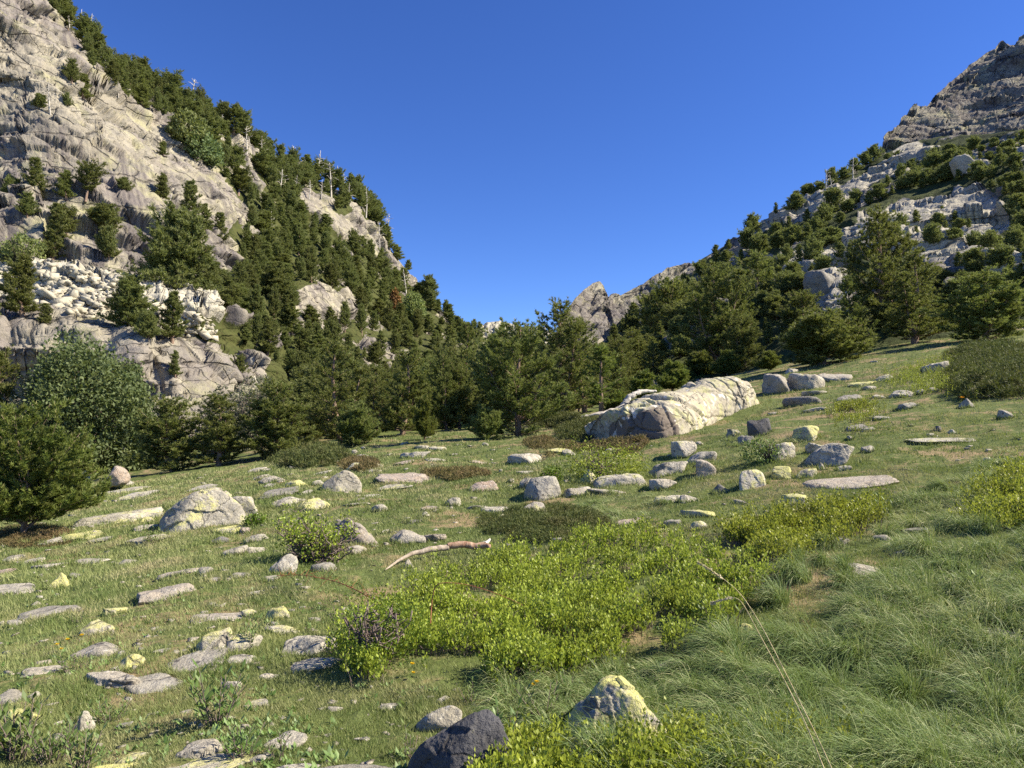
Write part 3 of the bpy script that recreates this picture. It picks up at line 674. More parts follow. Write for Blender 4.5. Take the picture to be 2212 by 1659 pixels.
def rock(cx, yb, w, h, c=(0.3, 0.0, 0.0), shape='a', label=None, seed=None, name='rock', mount=None, rz=None):
    """cx, base y, width, height as read off the photograph (2500 px wide)"""
    k = 2212 / 2500; outl = OUTL.get((cx, yb)); cx, yb, w, h = cx * k, yb * k, w * k, h * k
    seed = seed if seed is not None else int(cx * 7 + yb * 13) % 9973
    rng = random.Random(seed)
    if mount:
        f, _, _ = on_mount(mount, cx, yb); Y = f[1]; W = w / F * Y; H = h / F * Y; D = W * 0.8; c0 = f; al = 0.3
        H = H * 1.0
    else:
        f = hit1(cx, yb); Y = f[1]; W = w / F * Y
        D = W * (rng.uniform(0.75, 1.0) if shape != 'f' else rng.uniform(0.8, 1.05)); g2 = hit1(cx, yb - 6)
        al = 0.15
        slope = (mz(f[0], f[1] + 0.6) - mz(f[0], f[1])) / 0.6
        al = (EYE[2] - f[2]) / Y + float(slope)           # how steeply the ground is seen
        al = min(max(al, 0.02), 0.6)
        Hs = h / F * Y
        H = max(Hs - D * al * 0.95, Hs * 0.30) * .95
        u = unit(np.array([f[0], f[1], 0]))
        c0 = f + u * D * 0.42; c0[2] = mz(c0[0], c0[1])
    bury = 0.52 if shape != 'f' else 0.56
    if outl:
        return outlined(cx, yb, outl, c, label, name, seed)
    sub = 5 if w * .463 > 45 else (4 if w * .463 > 12 else 3)
    P, Fc = rock_shape(seed, sub, W * 1.08, D, H / (1 - bury), shape)
    P[:, 2] -= bury * H / (1 - bury)
    o = link(name, mesh_np(name, P, Fc, ROCK, True))
    o.location = c0
    yaw = rng.uniform(-0.25, 0.25) - math.atan2(c0[0], c0[1]) if rz is None else rz
    if mount: o.rotation_euler = (0, 0, yaw)
    else:
        e_ = max(W * .5, .15); gxx = float(mz(c0[0] + e_, c0[1]) - mz(c0[0] - e_, c0[1])) / (2 * e_); gyy = float(mz(c0[0], c0[1] + e_) - mz(c0[0], c0[1] - e_)) / (2 * e_)
        nrm = Vector((-gxx * .9, -gyy * .9, 1)).normalized()
        o.rotation_euler = (Vector((0, 0, 1)).rotation_difference(nrm).to_matrix() @ Matrix.Rotation(yaw, 3, 'Z')).to_euler()
    L, Dk, Pk = c
    o.color = (L, Dk, Pk, 1)
    o['category'] = 'rock'
    ROCKS.append(dict(o=o, x=cx, y=yb - h / 2, yb=yb, w=w, h=h, c=c, shape=shape, label=label, pos=c0, W=W, D=D, mount=mount))
    return o
Lc, Ll, Lg, Lw = (0.55, 0, 0), (0.85, 0, 0), (0.12, 0.32, 0), (0.05, 0, 0)   # lichened, yellow, grey, pale
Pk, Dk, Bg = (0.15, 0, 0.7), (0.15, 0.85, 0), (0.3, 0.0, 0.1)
# prominent boulders, described by hand
BIG = [
 (262,1203,108,68,(0.08,0,0.75),'r','rounded pinkish boulder leaning left behind the left pine, largest of the pink rocks'),
 (161,1180,124,75,(0.12,0,0.5),'r','smooth grey-pink boulder half hidden behind the crown of the left pine'),
 (261,1126,64,37,(0.02,0,0.95),'a','angular boulder with a rust coloured face under the big willow'),
 (294,1277,188,42,Lc,'f','long flat lichen-covered slab between the left pine and the big yellow-grey boulder'),
 (503,1284,196,90,(0.62,0.12,0),'a','biggest boulder of the left meadow, ridged, half yellow lichen and half bare grey'),
 (597,1268,66,58,(0.62,0,0),'a','blocky boulder touching the right flank of the biggest left meadow boulder'),
 (831,1200,104,52,(0.6,0.12,0),'r','domed grey boulder with yellow lichen, front and centre of the upper meadow'),
 (992,1180,142,32,(0.15,0,0.6),'f','long low pinkish rock with a dark notch, brown heather growing behind it'),
 (876,1330,112,74,(0.4,0.25,0.35),'r','brown pitted boulder right behind the thorny leafless shrub'),
 (690,1402,66,52,(0.45,0.05,0),'r','pale rock underneath the thorny shrub'),
 (1325,1220,94,58,(0.25,0.12,0),'a','blocky grey boulder with a black shaded left face, left end of the centre cluster'),
 (1288,1192,40,32,Lc,'a','greenish rock leaning behind the blocky boulder at the left end of the centre cluster'),
 (1429,1182,66,40,(0.85,0,0),'c','triangular rock in bright yellow lichen, pointing up out of the centre cluster'),
 (1516,1186,124,30,Lc,'f','long flat whitish slab right of the triangular yellow rock'),
 (1409,1212,72,28,Bg,'a','low tan rock in front of the triangular yellow rock'),
 (1478,1208,90,27,(0.35,0.05,0.1),'f','low tan block in front of the long flat whitish slab'),
 (1612,1197,92,29,(0.3,0,0.15),'a','block with black lichen freckles lying alone in front of the white and tan pair'),
 (1625,1162,104,42,(0.02,0,0),'a','white boulder lying against a larger tan one in the mid meadow'),
 (1700,1170,102,54,(0.15,0.08,0.4),'a','large tan boulder with a smooth flat front, beside the white boulder'),
 (1712,1130,74,28,(0.3,0.2,0),'a','grey block peeping out behind the large tan boulder'),
 (1662,1118,82,44,(0.5,0,0.1),'a','squarish beige boulder below the right part of the great outcrop'),
 (1858,1064,54,42,(0.02,0.95,0),'a','almost black boulder standing in the grass right of the great outcrop'),
 (1970,1074,68,36,(0.85,0,0),'a','pale yellow boulder with a black shaded left side above the large dark-faced slab'),
 (1902,1126,76,50,(0.6,0,0),'r','yellow-green rounded boulder left of the large dark-faced slab'),
 (2040,1136,146,56,(0.45,0.0,0),'a','large slab with a wide black shaded left face and a whitish top'),
 (1993,1108,50,32,(0.5,0,0),'a','lichen rock tucked behind the large slab with the black face'),
 (1839,1188,68,44,(0.6,0.05,0),'a','squared block with a yellow lichen top, left half of a split pair'),
 (1907,1171,58,32,(0.9,0,0),'a','bright yellow lichen block, right half of a split pair'),
 (2076,1194,206,36,(0.35,0.0,0.35),'f','very long flat slab with reddish dark hollows, above the right bilberry patch'),
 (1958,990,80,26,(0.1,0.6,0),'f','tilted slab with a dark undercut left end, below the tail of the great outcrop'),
 (2282,911,60,32,(0.25,0,0),'f','pale square slab in the green bushes high on the right meadow'),
 (1500,1835,330,232,(0.92,0,0),'c','large foreground boulder covered in bright yellow lichen, poking out of the bilberries'),
 (1118,1905,262,196,(0.22,1.0,0),'r','almost black foreground boulder with round yellow lichen spots'),
 (1066,1786,130,60,(0.15,0,0),'r','whitish elongated rock just behind the black foreground boulder'),
 (402,1463,124,56,(0.12,0.12,0.35),'a','lilac-grey boulder with a split left end in the open left grass'),
 (30,1452,120,46,(0.3,0.12,0),'f','broad flat grey slab cut by the left edge of the view'),
 (138,1437,60,46,(0.85,0,0),'c','upright stone, yellow lichen on top and white below'),
 (552,1516,150,36,(0.3,0.0,0.2),'f','long pale block with a dark seam, lying in the left grass'),
 (517,1594,92,64,(0.8,0,0),'a','slab with a bright yellow patch on its upper left corner, dark hollow below'),
 (592,1592,82,56,(0.55,0,0),'r','olive rounded slab joined to the right of the yellow-patched one'),
 (285,1688,128,78,(0.5,0,0.15),'a','long brownish lichen stone lying diagonally down to the left'),
 (328,1634,86,54,(0.75,0.1,0.1),'c','peaked stone with a yellow left face and a dark tip'),
 (372,1696,150,52,(0.08,0.35,0),'r','long blue-grey smooth rock beside the diagonal brown stone'),
 (758,1600,130,62,(0.05,0,0),'a','whitish cracked boulder in shade at the left edge of the big bilberry patch'),
 (760,1642,138,46,(0.4,0.05,0),'f','flat grey-green slab below the left edge of the big bilberry patch'),
 (480,1855,108,58,(0.3,0,0.1),'a','white block with an orange stain at the bottom of the meadow'),
 (272,1892,110,48,(0.95,0,0),'a','vivid yellow lichen boulder at the bottom left edge of the picture'),
 (2460,1588,150,68,(0.25,0.3,0),'r','grey speckled boulder in the long grass at the right edge'),
 (2148,1682,94,40,(0.12,0,0),'r','pale stone bedded in straw below the big grass tussock'),
 (1642,1652,78,44,(0.5,0.15,0),'a','stone with a black left face in the grass behind the yellow foreground boulder'),
 (2104,1408,82,34,(0.15,0.15,0.1),'r','grey stone with a dark hole on its right, in the long grass'),
 (994,1388,36,30,(0.75,0,0),'c','small pointed lichen stone leaning on the fallen log'),
 (794,1395,64,26,(0.02,0.4,0),'a','blue-grey stone at the foot of the thorny shrub'),
 (206,1788,60,68,(0.3,0,0),'c','egg-shaped white stone standing upright, yellow on its tip'),
 (54,1762,84,50,(0.92,0,0),'a','yellow lichen stone among the leafy herbs at the lower left'),
]
for (x, y, w, h, c, s_, lb) in BIG: rock(x, y, w, h, c, s_, lb, name='boulder' if w > 60 else 'rock')
BIG2 = [(1900,962,90,58,(0.3,0.25,0.1),'a','stained hump of rock touching the upper right end of the great outcrop'),(1962,952,92,48,(0.45,0,0.05),'r','cream rounded hump in the low tail beyond the great outcrop'),
 (2036,930,86,22,(0.3,0,0.1),'f','thin flat slab ending the tail of rocks beyond the great outcrop'),(1990,934,60,20,(0.2,0,0.1),'f','flat block lying on the hump in the tail of the great outcrop')]
for (x, y, w, h, c, s_, lb) in BIG2: rock(x, y, w, h, c, s_, lb, name='boulder')
SMALL = [
 (155,1116,38,22,Lw,'r'),(195,1119,44,20,Lw,'r'),(315,1187,33,19,Lw,'a'),(292,1204,118,22,Lc,'f'),(328,1218,100,26,Lc,'r'),(322,1119,46,22,Lw,'a'),
 (191,1208,30,24,Lg,'r'),(493,1198,88,20,Lw,'f'),(382,1201,28,9,Lw,'f'),(583,1208,14,10,Lw,'a'),(364,1276,36,22,Ll,'a'),(365,1293,66,19,Bg,'f'),
 (212,1317,94,28,Ll,'f'),(158,1326,100,14,Lw,'f'),(250,1323,54,13,Lc,'f'),(372,1321,116,28,Lc,'f'),(389,1321,52,14,Lw,'a'),(568,1304,88,33,Ll,'r'),
 (545,1325,68,28,(0.3,0.75,0),'c'),(572,1356,56,30,Lw,'r'),(625,1323,50,24,Lc,'r'),(615,1351,50,26,Lw,'a'),(32,1371,52,24,Lc,'a'),(80,1377,44,26,Lc,'r'),
 (124,1387,66,21,Bg,'a'),(14,1404,70,34,Pk,'r'),(180,1411,26,14,Lg,'r'),(219,1377,74,21,Lw,'r'),(214,1355,22,13,Lw,'r'),(310,1379,64,28,(0.6,0.3,0),'c'),
 (345,1357,20,10,Pk,'a'),(435,1406,84,27,(0.1,0,0.3),'a'),(502,1403,34,24,Lc,'r'),(587,1411,46,25,Lg,'r'),(524,1420,28,12,Lw,'f'),(100,1409,16,8,Lw,'f'),
 (620,1153,50,16,Lw,'r'),(653,1150,24,10,Lw,'f'),(637,1172,42,19,Lw,'a'),(668,1177,54,21,Bg,'r'),(705,1162,20,8,Lw,'f'),(724,1189,52,22,Ll,'r'),
 (655,1191,30,14,Lw,'f'),(678,1211,92,24,(0.2,0.45,0),'f'),(702,1235,70,28,Lc,'r'),(772,1245,80,36,Ll,'r'),(775,1187,26,19,Lc,'r'),(750,1207,36,10,Lw,'f'),
 (783,1159,46,15,Lc,'r'),(764,1130,54,18,Pk,'f'),(794,1109,30,9,Lw,'f'),(838,1132,44,12,Lw,'f'),(870,1146,40,21,Lc,'r'),(882,1117,32,10,Lg,'f'),
 (887,1097,13,10,Lw,'r'),(866,1108,17,14,Lw,'a'),(908,1153,40,11,Lw,'f'),(922,1140,28,11,Lw,'r'),(957,1197,80,15,Lc,'f'),(1068,1127,52,13,Lw,'f'),
 (1068,1100,38,13,Lc,'r'),(1028,1097,34,11,Lw,'f'),(1012,1117,68,22,Lw,'f'),(987,1134,40,11,Pk,'f'),(986,1086,20,9,Lw,'r'),(1166,1132,50,10,Pk,'f'),
 (1092,1157,30,11,Pk,'f'),(1132,1151,34,15,Lw,'a'),(1175,1162,24,8,Lw,'f'),(1181,1200,62,32,(0.1,0,0.8),'a'),(1103,1235,44,29,(0.0,0,0),'a'),(1052,1248,46,15,Pk,'f'),
 (1037,1261,21,13,Lc,'r'),(1066,1250,20,9,Lw,'r'),(1166,1244,40,15,Lg,'f'),(1212,1254,74,22,Lw,'a'),(1224,1267,16,16,Lw,'a'),(923,1250,40,25,Lc,'r'),
 (867,1235,54,14,Lw,'f'),(878,1225,24,11,Lg,'a'),(909,1216,44,12,Lw,'f'),(722,1276,44,16,Lw,'f'),(1011,1277,38,15,Lg,'f'),(994,1329,70,44,(0.25,0.08,0.1),'a'),
 (1060,1323,50,31,(0.15,0,0.4),'a'),(868,1355,48,30,Bg,'a'),(935,1303,24,12,Lw,'a'),(961,1301,26,7,Lw,'f'),(601,1301,22,22,Pk,'r'),(1181,1328,20,11,Lw,'a'),
 (688,1250,14,7,Lw,'r'),(1278,1132,72,30,(0.2,0.0,0),'r'),(1355,1107,68,20,Ll,'f'),(1390,1113,30,18,Lw,'a'),(1526,1076,58,12,Lc,'f'),(1548,1096,58,17,Lc,'r'),
 (1502,1109,38,21,Lc,'r'),(1304,1252,64,34,(0.45,0,0.15),'r'),(1636,1227,64,24,Lc,'r'),(1687,1225,46,24,Bg,'r'),(1701,1265,72,28,Ll,'r'),(1704,1295,54,31,Lc,'r'),
 (1640,1286,48,25,Lg,'a'),(1618,1297,45,14,Ll,'f'),(1540,1283,80,16,Pk,'f'),(1363,1325,22,17,Lc,'a'),(1239,1335,16,12,Lw,'r'),(1279,1158,42,12,Lw,'f'),
 (1409,1031,38,22,Ll,'a'),(1706,1088,20,12,Lc,'r'),(1224,1154,10,11,Lw,'a'),(1247,1178,15,12,Lw,'a'),(1556,1072,40,16,Dk,'r'),(1588,1073,30,12,Dk,'r'),
 (1822,1087,32,30,(0.2,0.55,0),'a'),(1795,1065,34,27,(0.55,0.3,0),'a'),(1766,1206,48,33,(0.1,0.7,0),'c'),(2122,1105,30,19,(0,0.1,0),'a'),(2007,1148,24,22,Lw,'c'),
 (1969,1168,44,28,Ll,'r'),(1940,1230,64,26,Ll,'f'),(1806,1231,34,15,Lg,'a'),(1988,965,48,16,(0.4,0.2,0),'a'),(2102,943,60,14,Ll,'f'),(2122,952,34,12,Lw,'r'),
 (2153,932,50,16,Lc,'r'),(2080,981,58,17,Lg,'r'),(2145,974,27,15,Lw,'a'),(2204,971,54,22,(0.3,0.1,0),'r'),(2248,963,22,13,Lw,'r'),(2285,955,30,11,Lw,'r'),
 (2216,998,56,15,(0.3,0.25,0),'f'),(2150,1025,40,11,Lw,'f'),(2360,996,40,27,(0.05,0.4,0),'c'),(2403,973,30,10,Lw,'r'),(2459,1022,36,24,Bg,'r'),(2096,1052,52,20,(0.05,0.5,0),'a'),
 (2120,1054,28,14,Lw,'a'),(2291,1053,20,17,Dk,'r'),(2325,1061,30,20,Lw,'c'),(2275,1066,22,9,Lw,'r'),(2292,1085,130,18,Lc,'f'),(2410,1129,30,15,(0.1,0.1,0),'a'),
 (2226,1149,92,12,Lc,'f'),(2064,1149,34,15,Lc,'r'),(2248,1302,94,24,(0.05,0.55,0),'f'),(2000,1332,40,24,(0.02,0,0),'a'),(2050,1332,46,22,(0.02,0,0),'r'),(2150,1322,38,20,Lg,'r'),
 (2076,1074,14,16,Lw,'a'),(1990,1004,50,10,Lc,'f'),(1887,1014,20,7,Lw,'a'),(2134,885,16,6,Lw,'r'),(2319,871,18,8,Lw,'a'),(2353,897,13,11,Lw,'a'),(1931,911,28,15,Lw,'f'),
 (2208,1358,42,14,Lg,'r'),(2500,1347,40,30,Ll,'r'),(1820,1544,46,32,Ll,'r'),(2494,1868,34,40,Lc,'a'),(1581,1509,60,18,(0.02,0.3,0),'a'),
 (888,1893,206,40,(0.2,0.35,0),'f'),(1078,1717,33,20,Lw,'a'),(949,1734,54,25,Lc,'a'),(883,1812,36,24,Lw,'a'),(696,1829,88,48,(0.12,0,0),'a'),(714,1892,112,44,Lw,'r'),
 (636,1863,52,33,Lg,'a'),(644,1725,74,28,Lc,'f'),(659,1662,48,28,Bg,'r'),(692,1548,75,26,Lc,'a'),(683,1512,62,40,Ll,'a'),(611,1505,34,26,Lc,'r'),(820,1741,32,26,Lc,'a'),
 (663,1419,37,18,Lc,'a'),(744,1440,24,13,Lw,'f'),(625,1452,50,13,Lw,'f'),(765,1517,30,14,Lw,'a'),(1000,1841,31,24,Lg,'a'),(126,1505,122,42,(0.15,0.35,0),'r'),
 (284,1502,44,35,Ll,'r'),(239,1549,64,46,(0.75,0,0.05),'a'),(46,1528,38,25,Lw,'a'),(-2,1530,20,19,Lw,'a'),(230,1608,88,48,(0.45,0.2,0.1),'r'),(108,1647,88,32,Bg,'r'),
 (478,1639,120,38,(0.12,0.3,0.05),'f'),(587,1623,64,34,Lw,'r'),(520,1481,27,15,Lw,'a'),(367,1465,17,14,Lw,'r'),(82,1707,28,28,Lc,'r'),(22,1720,66,50,Lg,'a'),
 (145,1807,40,18,Lg,'r'),(240,1829,24,20,Lw,'a'),(322,1862,71,40,Ll,'r'),(517,1893,170,38,(0.6,0,0),'f'),(100,1855,40,32,(0.05,0.6,0),'a'),(450,1747,32,20,Lw,'a'),
 (297,1779,40,28,(0.0,0.3,0),'a'),(295,1603,21,17,Lw,'r'),(393,1595,38,13,Lw,'f'),(568,1688,36,46,Bg,'a'),(141,1771,22,15,Lw,'r'),(390,1541,21,11,Lw,'a'),
 (450,1345,16,8,Lw,'a'),(60,1330,18,8,Bg,'f'),(700,1296,18,8,Lw,'f'),(840,1278,18,7,Lw,'f'),(1110,1112,20,6,Lw,'f'),(950,1112,16,6,Lw,'f'),(980,1062,18,6,Lw,'f'),(1045,1070,20,6,Lw,'f'),
 (470,1560,18,10,Lw,'a'),(345,1540,16,8,Lw,'a'),(55,1600,20,10,Bg,'a'),(720,1700,22,12,Lw,'a'),(560,1760,24,13,Lw,'a'),(800,1800,24,14,Lg,'a'),(380,1790,26,14,Bg,'a'),
]
for (x, y, w, h, c, s_) in SMALL: rock(x, y, w * 1.12, h * .9, c, s_)
# extra stones in the stony upper meadow, as dense as they are there
rng_ = random.Random(5); tries = 0
while len(ROCKS) < 288 and tries < 3000:
    tries += 1
    x = rng_.uniform(420, 1250); y = rng_.uniform(1085, 1230)
    if rng_.random() < 0.35: x = rng_.uniform(30, 620); y = rng_.uniform(1300, 1840)
    if rng_.random() < 0.25: x = rng_.uniform(1750, 2450); y = rng_.uniform(960, 1200)
    if y < 1120 and x < 700: continue
    w = rng_.uniform(10, 26) * (1 + max(0, y - 1200) / 900)
    if any(abs(x * .885 - r['x']) < (w * .885 + r['w']) * .6 and abs(y * .885 - r['yb']) < (w * .5 + r['h']) * .8 for r in ROCKS): continue
    rock(x, y, w, w * rng_.uniform(.3, .55), rng_.choice([Lw, Lw, Lc, Lg, Bg, Pk]), rng_.choice('arf'))
# rocks on the slopes
for (x, y, w, h, c, s_, mt, lb) in [
 (608,880,22,12,Lw,'r','left','little white rock alone in the dark forest'),
 (616,935,44,26,Lw,'r','left','white cap stone balanced on the rock stack at the foot of the forest'),
 (875,1005,30,20,Lw,'a','left','pale rock at the edge of the forest below the pink rock face'),
 (1175,545,16,10,Lw,'r','left','white rock on the ridge line of the left mountain'),
 (2355,410,56,28,(0.2,0.1,0),'r','right','rounded boulder with an overhang under the right summit'),
 (2425,652,90,44,Lw,'r','right','smooth pale hump on the right slope, left one of two at the edge'),
 (2490,668,66,30,Lw,'r','right','smooth pale hump on the right slope, cut by the edge'),
 (2052,762,70,34,(0.05,0,0),'r','right','white streaked boulder between the dark pines on the right'),
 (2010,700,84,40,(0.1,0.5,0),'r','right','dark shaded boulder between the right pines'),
 (1590,775,60,28,(0.1,0.1,0),'f','right','flat grey slab showing through the scrub above the centre pines'),
 (1562,842,50,34,(0.1,0.15,0),'a','right','angular grey rock in a gap between the centre pines'),
 (1610,668,34,18,Lw,'a','right','small pale rock high in the scrub below the right ridge')]:
    rock(x, y, w, h, c, s_, lb, mount=mt, name='boulder')
print('rocks', len(ROCKS), time.time() - T0)

# labels for the stones that were not described by hand: look first, then what they lie beside
LMK = [(60,1100,'the left pine'),(503,1240,'the biggest left meadow boulder'),(831,1175,'the domed boulder'),(992,1165,'the long pinkish rock'),
 (720,1340,'the thorny shrub'),(1070,1355,'the fallen log'),(1430,1180,'the centre cluster'),(1690,1145,'the tan and white boulders'),(1600,990,'the great outcrop'),
 (2040,1110,'the black-faced slab'),(2076,1176,'the very long flat slab'),(2400,900,'the dark juniper'),(402,1435,'the lilac-grey boulder'),(30,1430,'the slab on the left edge'),
 (552,1500,'the dark-seamed block'),(330,1650,'the peaked yellow stone'),(206,1755,'the egg-shaped stone'),(480,1830,'the orange-stained block'),(1118,1810,'the black foreground boulder'),
 (740,1600,'the left edge of the bilberries'),(1500,1740,'the yellow foreground boulder'),(2150,1560,'the big tussock'),(1340,1270,'the juniper mat'),(262,1165,'the pinkish boulder'),
 (840,1050,'the pines at the meadow edge'),(1200,1040,'the big centre pine'),(1840,1165,'the split pair'),(1858,1040,'the almost black boulder')]
def shade_word(c):
    if c[1] > .5: return 'dark grey'
    if c[0] > .8: return 'yellow lichen-covered'
    if c[0] > .5: return 'lichen-flecked'
    if c[2] > .5: return 'pinkish'
    if c[1] > .25: return 'grey'
    if c[2] > .05: return 'tan'
    return 'pale'
used = {}
for r in ROCKS:
    if r['label']: r['o']['label'] = r['label']; used[r['label']] = 1
ords = ['', 'second ', 'third ', 'fourth ', 'fifth ', 'sixth ', 'seventh ', 'eighth ', 'ninth ', 'tenth ', 'eleventh ', 'twelfth ']
bucket = {}
for r in ROCKS:
    if r['label']: continue
    X_, Y_ = r['x'] / .8848, r['y'] / .8848
    best = min(LMK, key=lambda l: math.hypot((l[0] - X_), (l[1] - Y_) * 1.6)); dx, dy = X_ - best[0], (Y_ - best[1]) * 1.6
    side = ('right of ' if dx > 0 else 'left of ') if abs(dx) > abs(dy) else ('in front of ' if dy > 0 else 'behind ')
    size = 'tiny ' if r['w'] < 22 else ('small ' if r['w'] < 42 else ('medium ' if r['w'] < 75 else 'broad '))
    shp = {'a': 'angular ', 'r': 'rounded ', 'f': 'flat ', 'c': 'pointed '}[r['shape']]
    noun = 'stone' if r['w'] < 42 else 'rock'
    key = size + shade_word(r['c']) + ' ' + shp + noun + ' ' + side + best[2]
    bucket.setdefault(key, []).append((math.hypot(dx, dy), r))
for key, lst in bucket.items():
    lst.sort(key=lambda t: t[0])
    for k, (_, r) in enumerate(lst):
        if len(lst) == 1: lb = key
        elif k == 0: lb = key + ', the nearest one'
        else: lb = key + ', the ' + ords[min(k, 11)] + 'nearest'
        r['o']['label'] = lb
    for _, r in lst:
        r['o']['label'] = ' '.join(r['o']['label'].split()[:16]); r['o']['group'] = 'stones scattered over the meadow'

# the great whaleback outcrop
def outcrop():
    """long low dome following the ground from (1335,945) to (1830,800)"""
    foot = [(1335,950),(1390,951),(1440,946),(1500,932),(1545,912),(1585,894),(1620,880),(1655,866)]
    wid = [3.4,3.6,3.8,3.8,3.6,3.4,3.0,2.4]; hgt = [1.0,1.1,1.2,1.3,1.4,1.5,1.35,1.0]
    A = np.array([hit1(*p) for p in foot]); n = 330; s = np.linspace(0, len(foot) - 1, n)
    f = lambda a: np.interp(s, range(len(foot)), a)
    ax, ay = blur(f(A[:, 0]), 150, 0), blur(f(A[:, 1]), 150, 0)
    W = blur(f(wid), 60, 0); H = blur(f(hgt), 60, 0)
    ends = np.clip(np.minimum(s * 0.62, (len(foot) - 1 - s) * 1.6), 0, 1); ends = np.sqrt(1 - (1 - ends) ** 2)
    Wf = W.copy(); H = H * (0.04 + 0.96 * ends); W = W * (0.10 + 0.90 * ends)
    tx, ty = np.gradient(ax), np.gradient(ay); l = np.hypot(tx, ty); nx, ny = -ty / l, tx / l      # away from the viewer
    nx, ny = np.where(ny < 0, -nx, nx), np.where(ny < 0, -ny, ny)
    mx_, my_ = nx.mean(), ny.mean(); q_ = math.hypot(mx_, my_); nx = nx * 0 + mx_ / q_; ny = ny * 0 + my_ / q_      # one direction, so the section never folds
    m = 150; a = np.linspace(0, math.pi, m)
    cs = np.sign(np.cos(a)) * np.abs(np.cos(a)) ** 0.8; sn = np.sin(a) ** 0.72
    off = Wf[:, None] * .5 - W[:, None] * 0.5 * cs[None, :] ; z = H[:, None] * sn[None, :]
    X = ax[:, None] + nx[:, None] * off; Y = ay[:, None] + ny[:, None] * off
    Z = mz(X, Y) + z - 0.25 * (1 - sn)[None, :]
    P = np.stack([X, Y, Z], -1); du = np.gradient(P, axis=0); dv = np.gradient(P, axis=1); nn = unit(np.cross(du, dv))
    if nn[n // 2, m // 2, 2] < 0: nn = -nn
    Q = P.reshape(-1, 3)
    oc, oe = cells(Q / np.array([2.2, 2.6, 1.3]) + fbm(Q / 2.5, 2, 70)[:, None] * .3, 70, 1.0); o2, oe2 = cells(Q / np.array([.8, .8, .5]) + fbm(Q, 2, 69)[:, None] * .3, 71, 1.0)
    d = oc * .07 + o2 * .02 - np.clip(.05 - oe, 0, 1) * 1.6 - np.clip(.05 - oe2, 0, 1) * .35 + fbm(Q * 0.3, 2, 71) * 0.14 + fbm(Q * 1.6, 4, 72, 0.55) * 0.09
    wob = fbm(Q * 0.7, 3, 73) * 0.5
    su = np.repeat(s, m)
    for (cpos, wd, dp) in [(1.15,.03,.05),(2.35,.03,.09),(4.7,.03,.06),(5.2,.03,.08),(5.6,.03,.1)]:
        d -= dp * np.exp(-((su + wob * 0.45 - cpos) / wd) ** 2)
    lv = np.tile(np.linspace(0, 1, m), n) + wob * 0.12
    for cpos, wd, dp, lo, hi in [(.34,.012,.14,0,4.5),(.52,.012,.12,1.5,6.5),(.24,.010,.10,4,8)]:
        d -= dp * .35 * np.exp(-((lv - cpos) / wd) ** 2) * np.clip(su - lo, 0, 1) * np.clip(hi - su, 0, 1)
    P = P + nn * d.reshape(n, m)[..., None]
    st = np.clip((2.95 - (su + wob * 0.9)) * 1.2, 0, 1) * np.clip((0.46 - lv) * 4, 0, 1) * np.clip((su + wob * .3) * 2, 0.2, 1)
    st = np.maximum(st, np.clip((3.0 - su - wob) * 2, 0, 1) * np.exp(-((lv - .62) / .1) ** 2) * 0.7)
    ii = np.arange(n * m).reshape(n, m); Fq = np.stack([ii[:-1, :-1], ii[1:, :-1], ii[1:, 1:], ii[:-1, 1:]], -1).reshape(-1, 4)
    M = Mat('outcrop_granite'); co = M.co(); stn = M.attr('stain')
    n1 = M.noise(co, 0.7, 6, 0.6); n2 = M.noise(co, 3.5, 8, 0.7); n3 = M.noise(co, 22, 4, 0.7)
    b = M.mix(M.ramp(n2, .35, .65), (0.48, 0.44, 0.33), (0.30, 0.27, 0.21))
    b = M.mix(M.math('MULTIPLY', M.ramp(M.noise(co, 1.3, 8, 0.72), .50, .60), 0.7), b, (0.48, 0.47, 0.20))
    b = M.mix(M.math('MULTIPLY', M.ramp(n3, .45, .7), 0.5), b, (0.16, 0.145, 0.12))
    sm = M.ramp(M.math('ADD', stn, M.math('MULTIPLY', M.math('SUBTRACT', n2, .5), .9)), .38, .52)
    b = M.mix(M.math('MULTIPLY', sm, 0.88), b, M.mix(n2, (0.075, 0.060, 0.052), (0.19, 0.155, 0.13)))
    b = M.mix(M.math('MULTIPLY', M.ramp(M.noise(co, 2.1, 3, 0.5), .62, .66), 0.8), b, (0.62, 0.60, 0.55))
    nzc = M.n('TexNoise', {'Vector': co, 'Scale': 0.5, 'Detail': 4}).outputs['Color']
    s_ = M.n('VectorMath', {0: nzc}, operation='SCALE'); s_.inputs['Scale'].default_value = 3.0
    wp = M.n('VectorMath', {0: co, 1: s_.outputs[0]}, operation='ADD').outputs[0]
    cr = M.ramp(M.n('TexVoronoi', {'Vector': wp, 'Scale': 0.42}, feature='DISTANCE_TO_EDGE').outputs['Distance'], 0, .014, (1,1,1,1), (0,0,0,1))
    b = M.mix(M.math('MULTIPLY', cr, 0.8), b, (0.05, 0.045, 0.04))
    nb = M.bump(n2, .5, .12); nb = M.bump(n3, .5, .02, nb); nb = M.bump(M.math('SUBTRACT', 1.0, cr), .6, .08, nb)
    o = link('rock_outcrop', mesh_np('rock_outcrop', P.reshape(-1, 3), Fq, M.surf(b, .9, nb), True, {'stain': st}))
    tag(o, 'great long whaleback outcrop of cracked granite, dark stained at its lower left end', 'rock outcrop')
    return np.stack([ax + nx * W * .5, ay + ny * W * .5], 1), W
OC, OCW = outcrop()
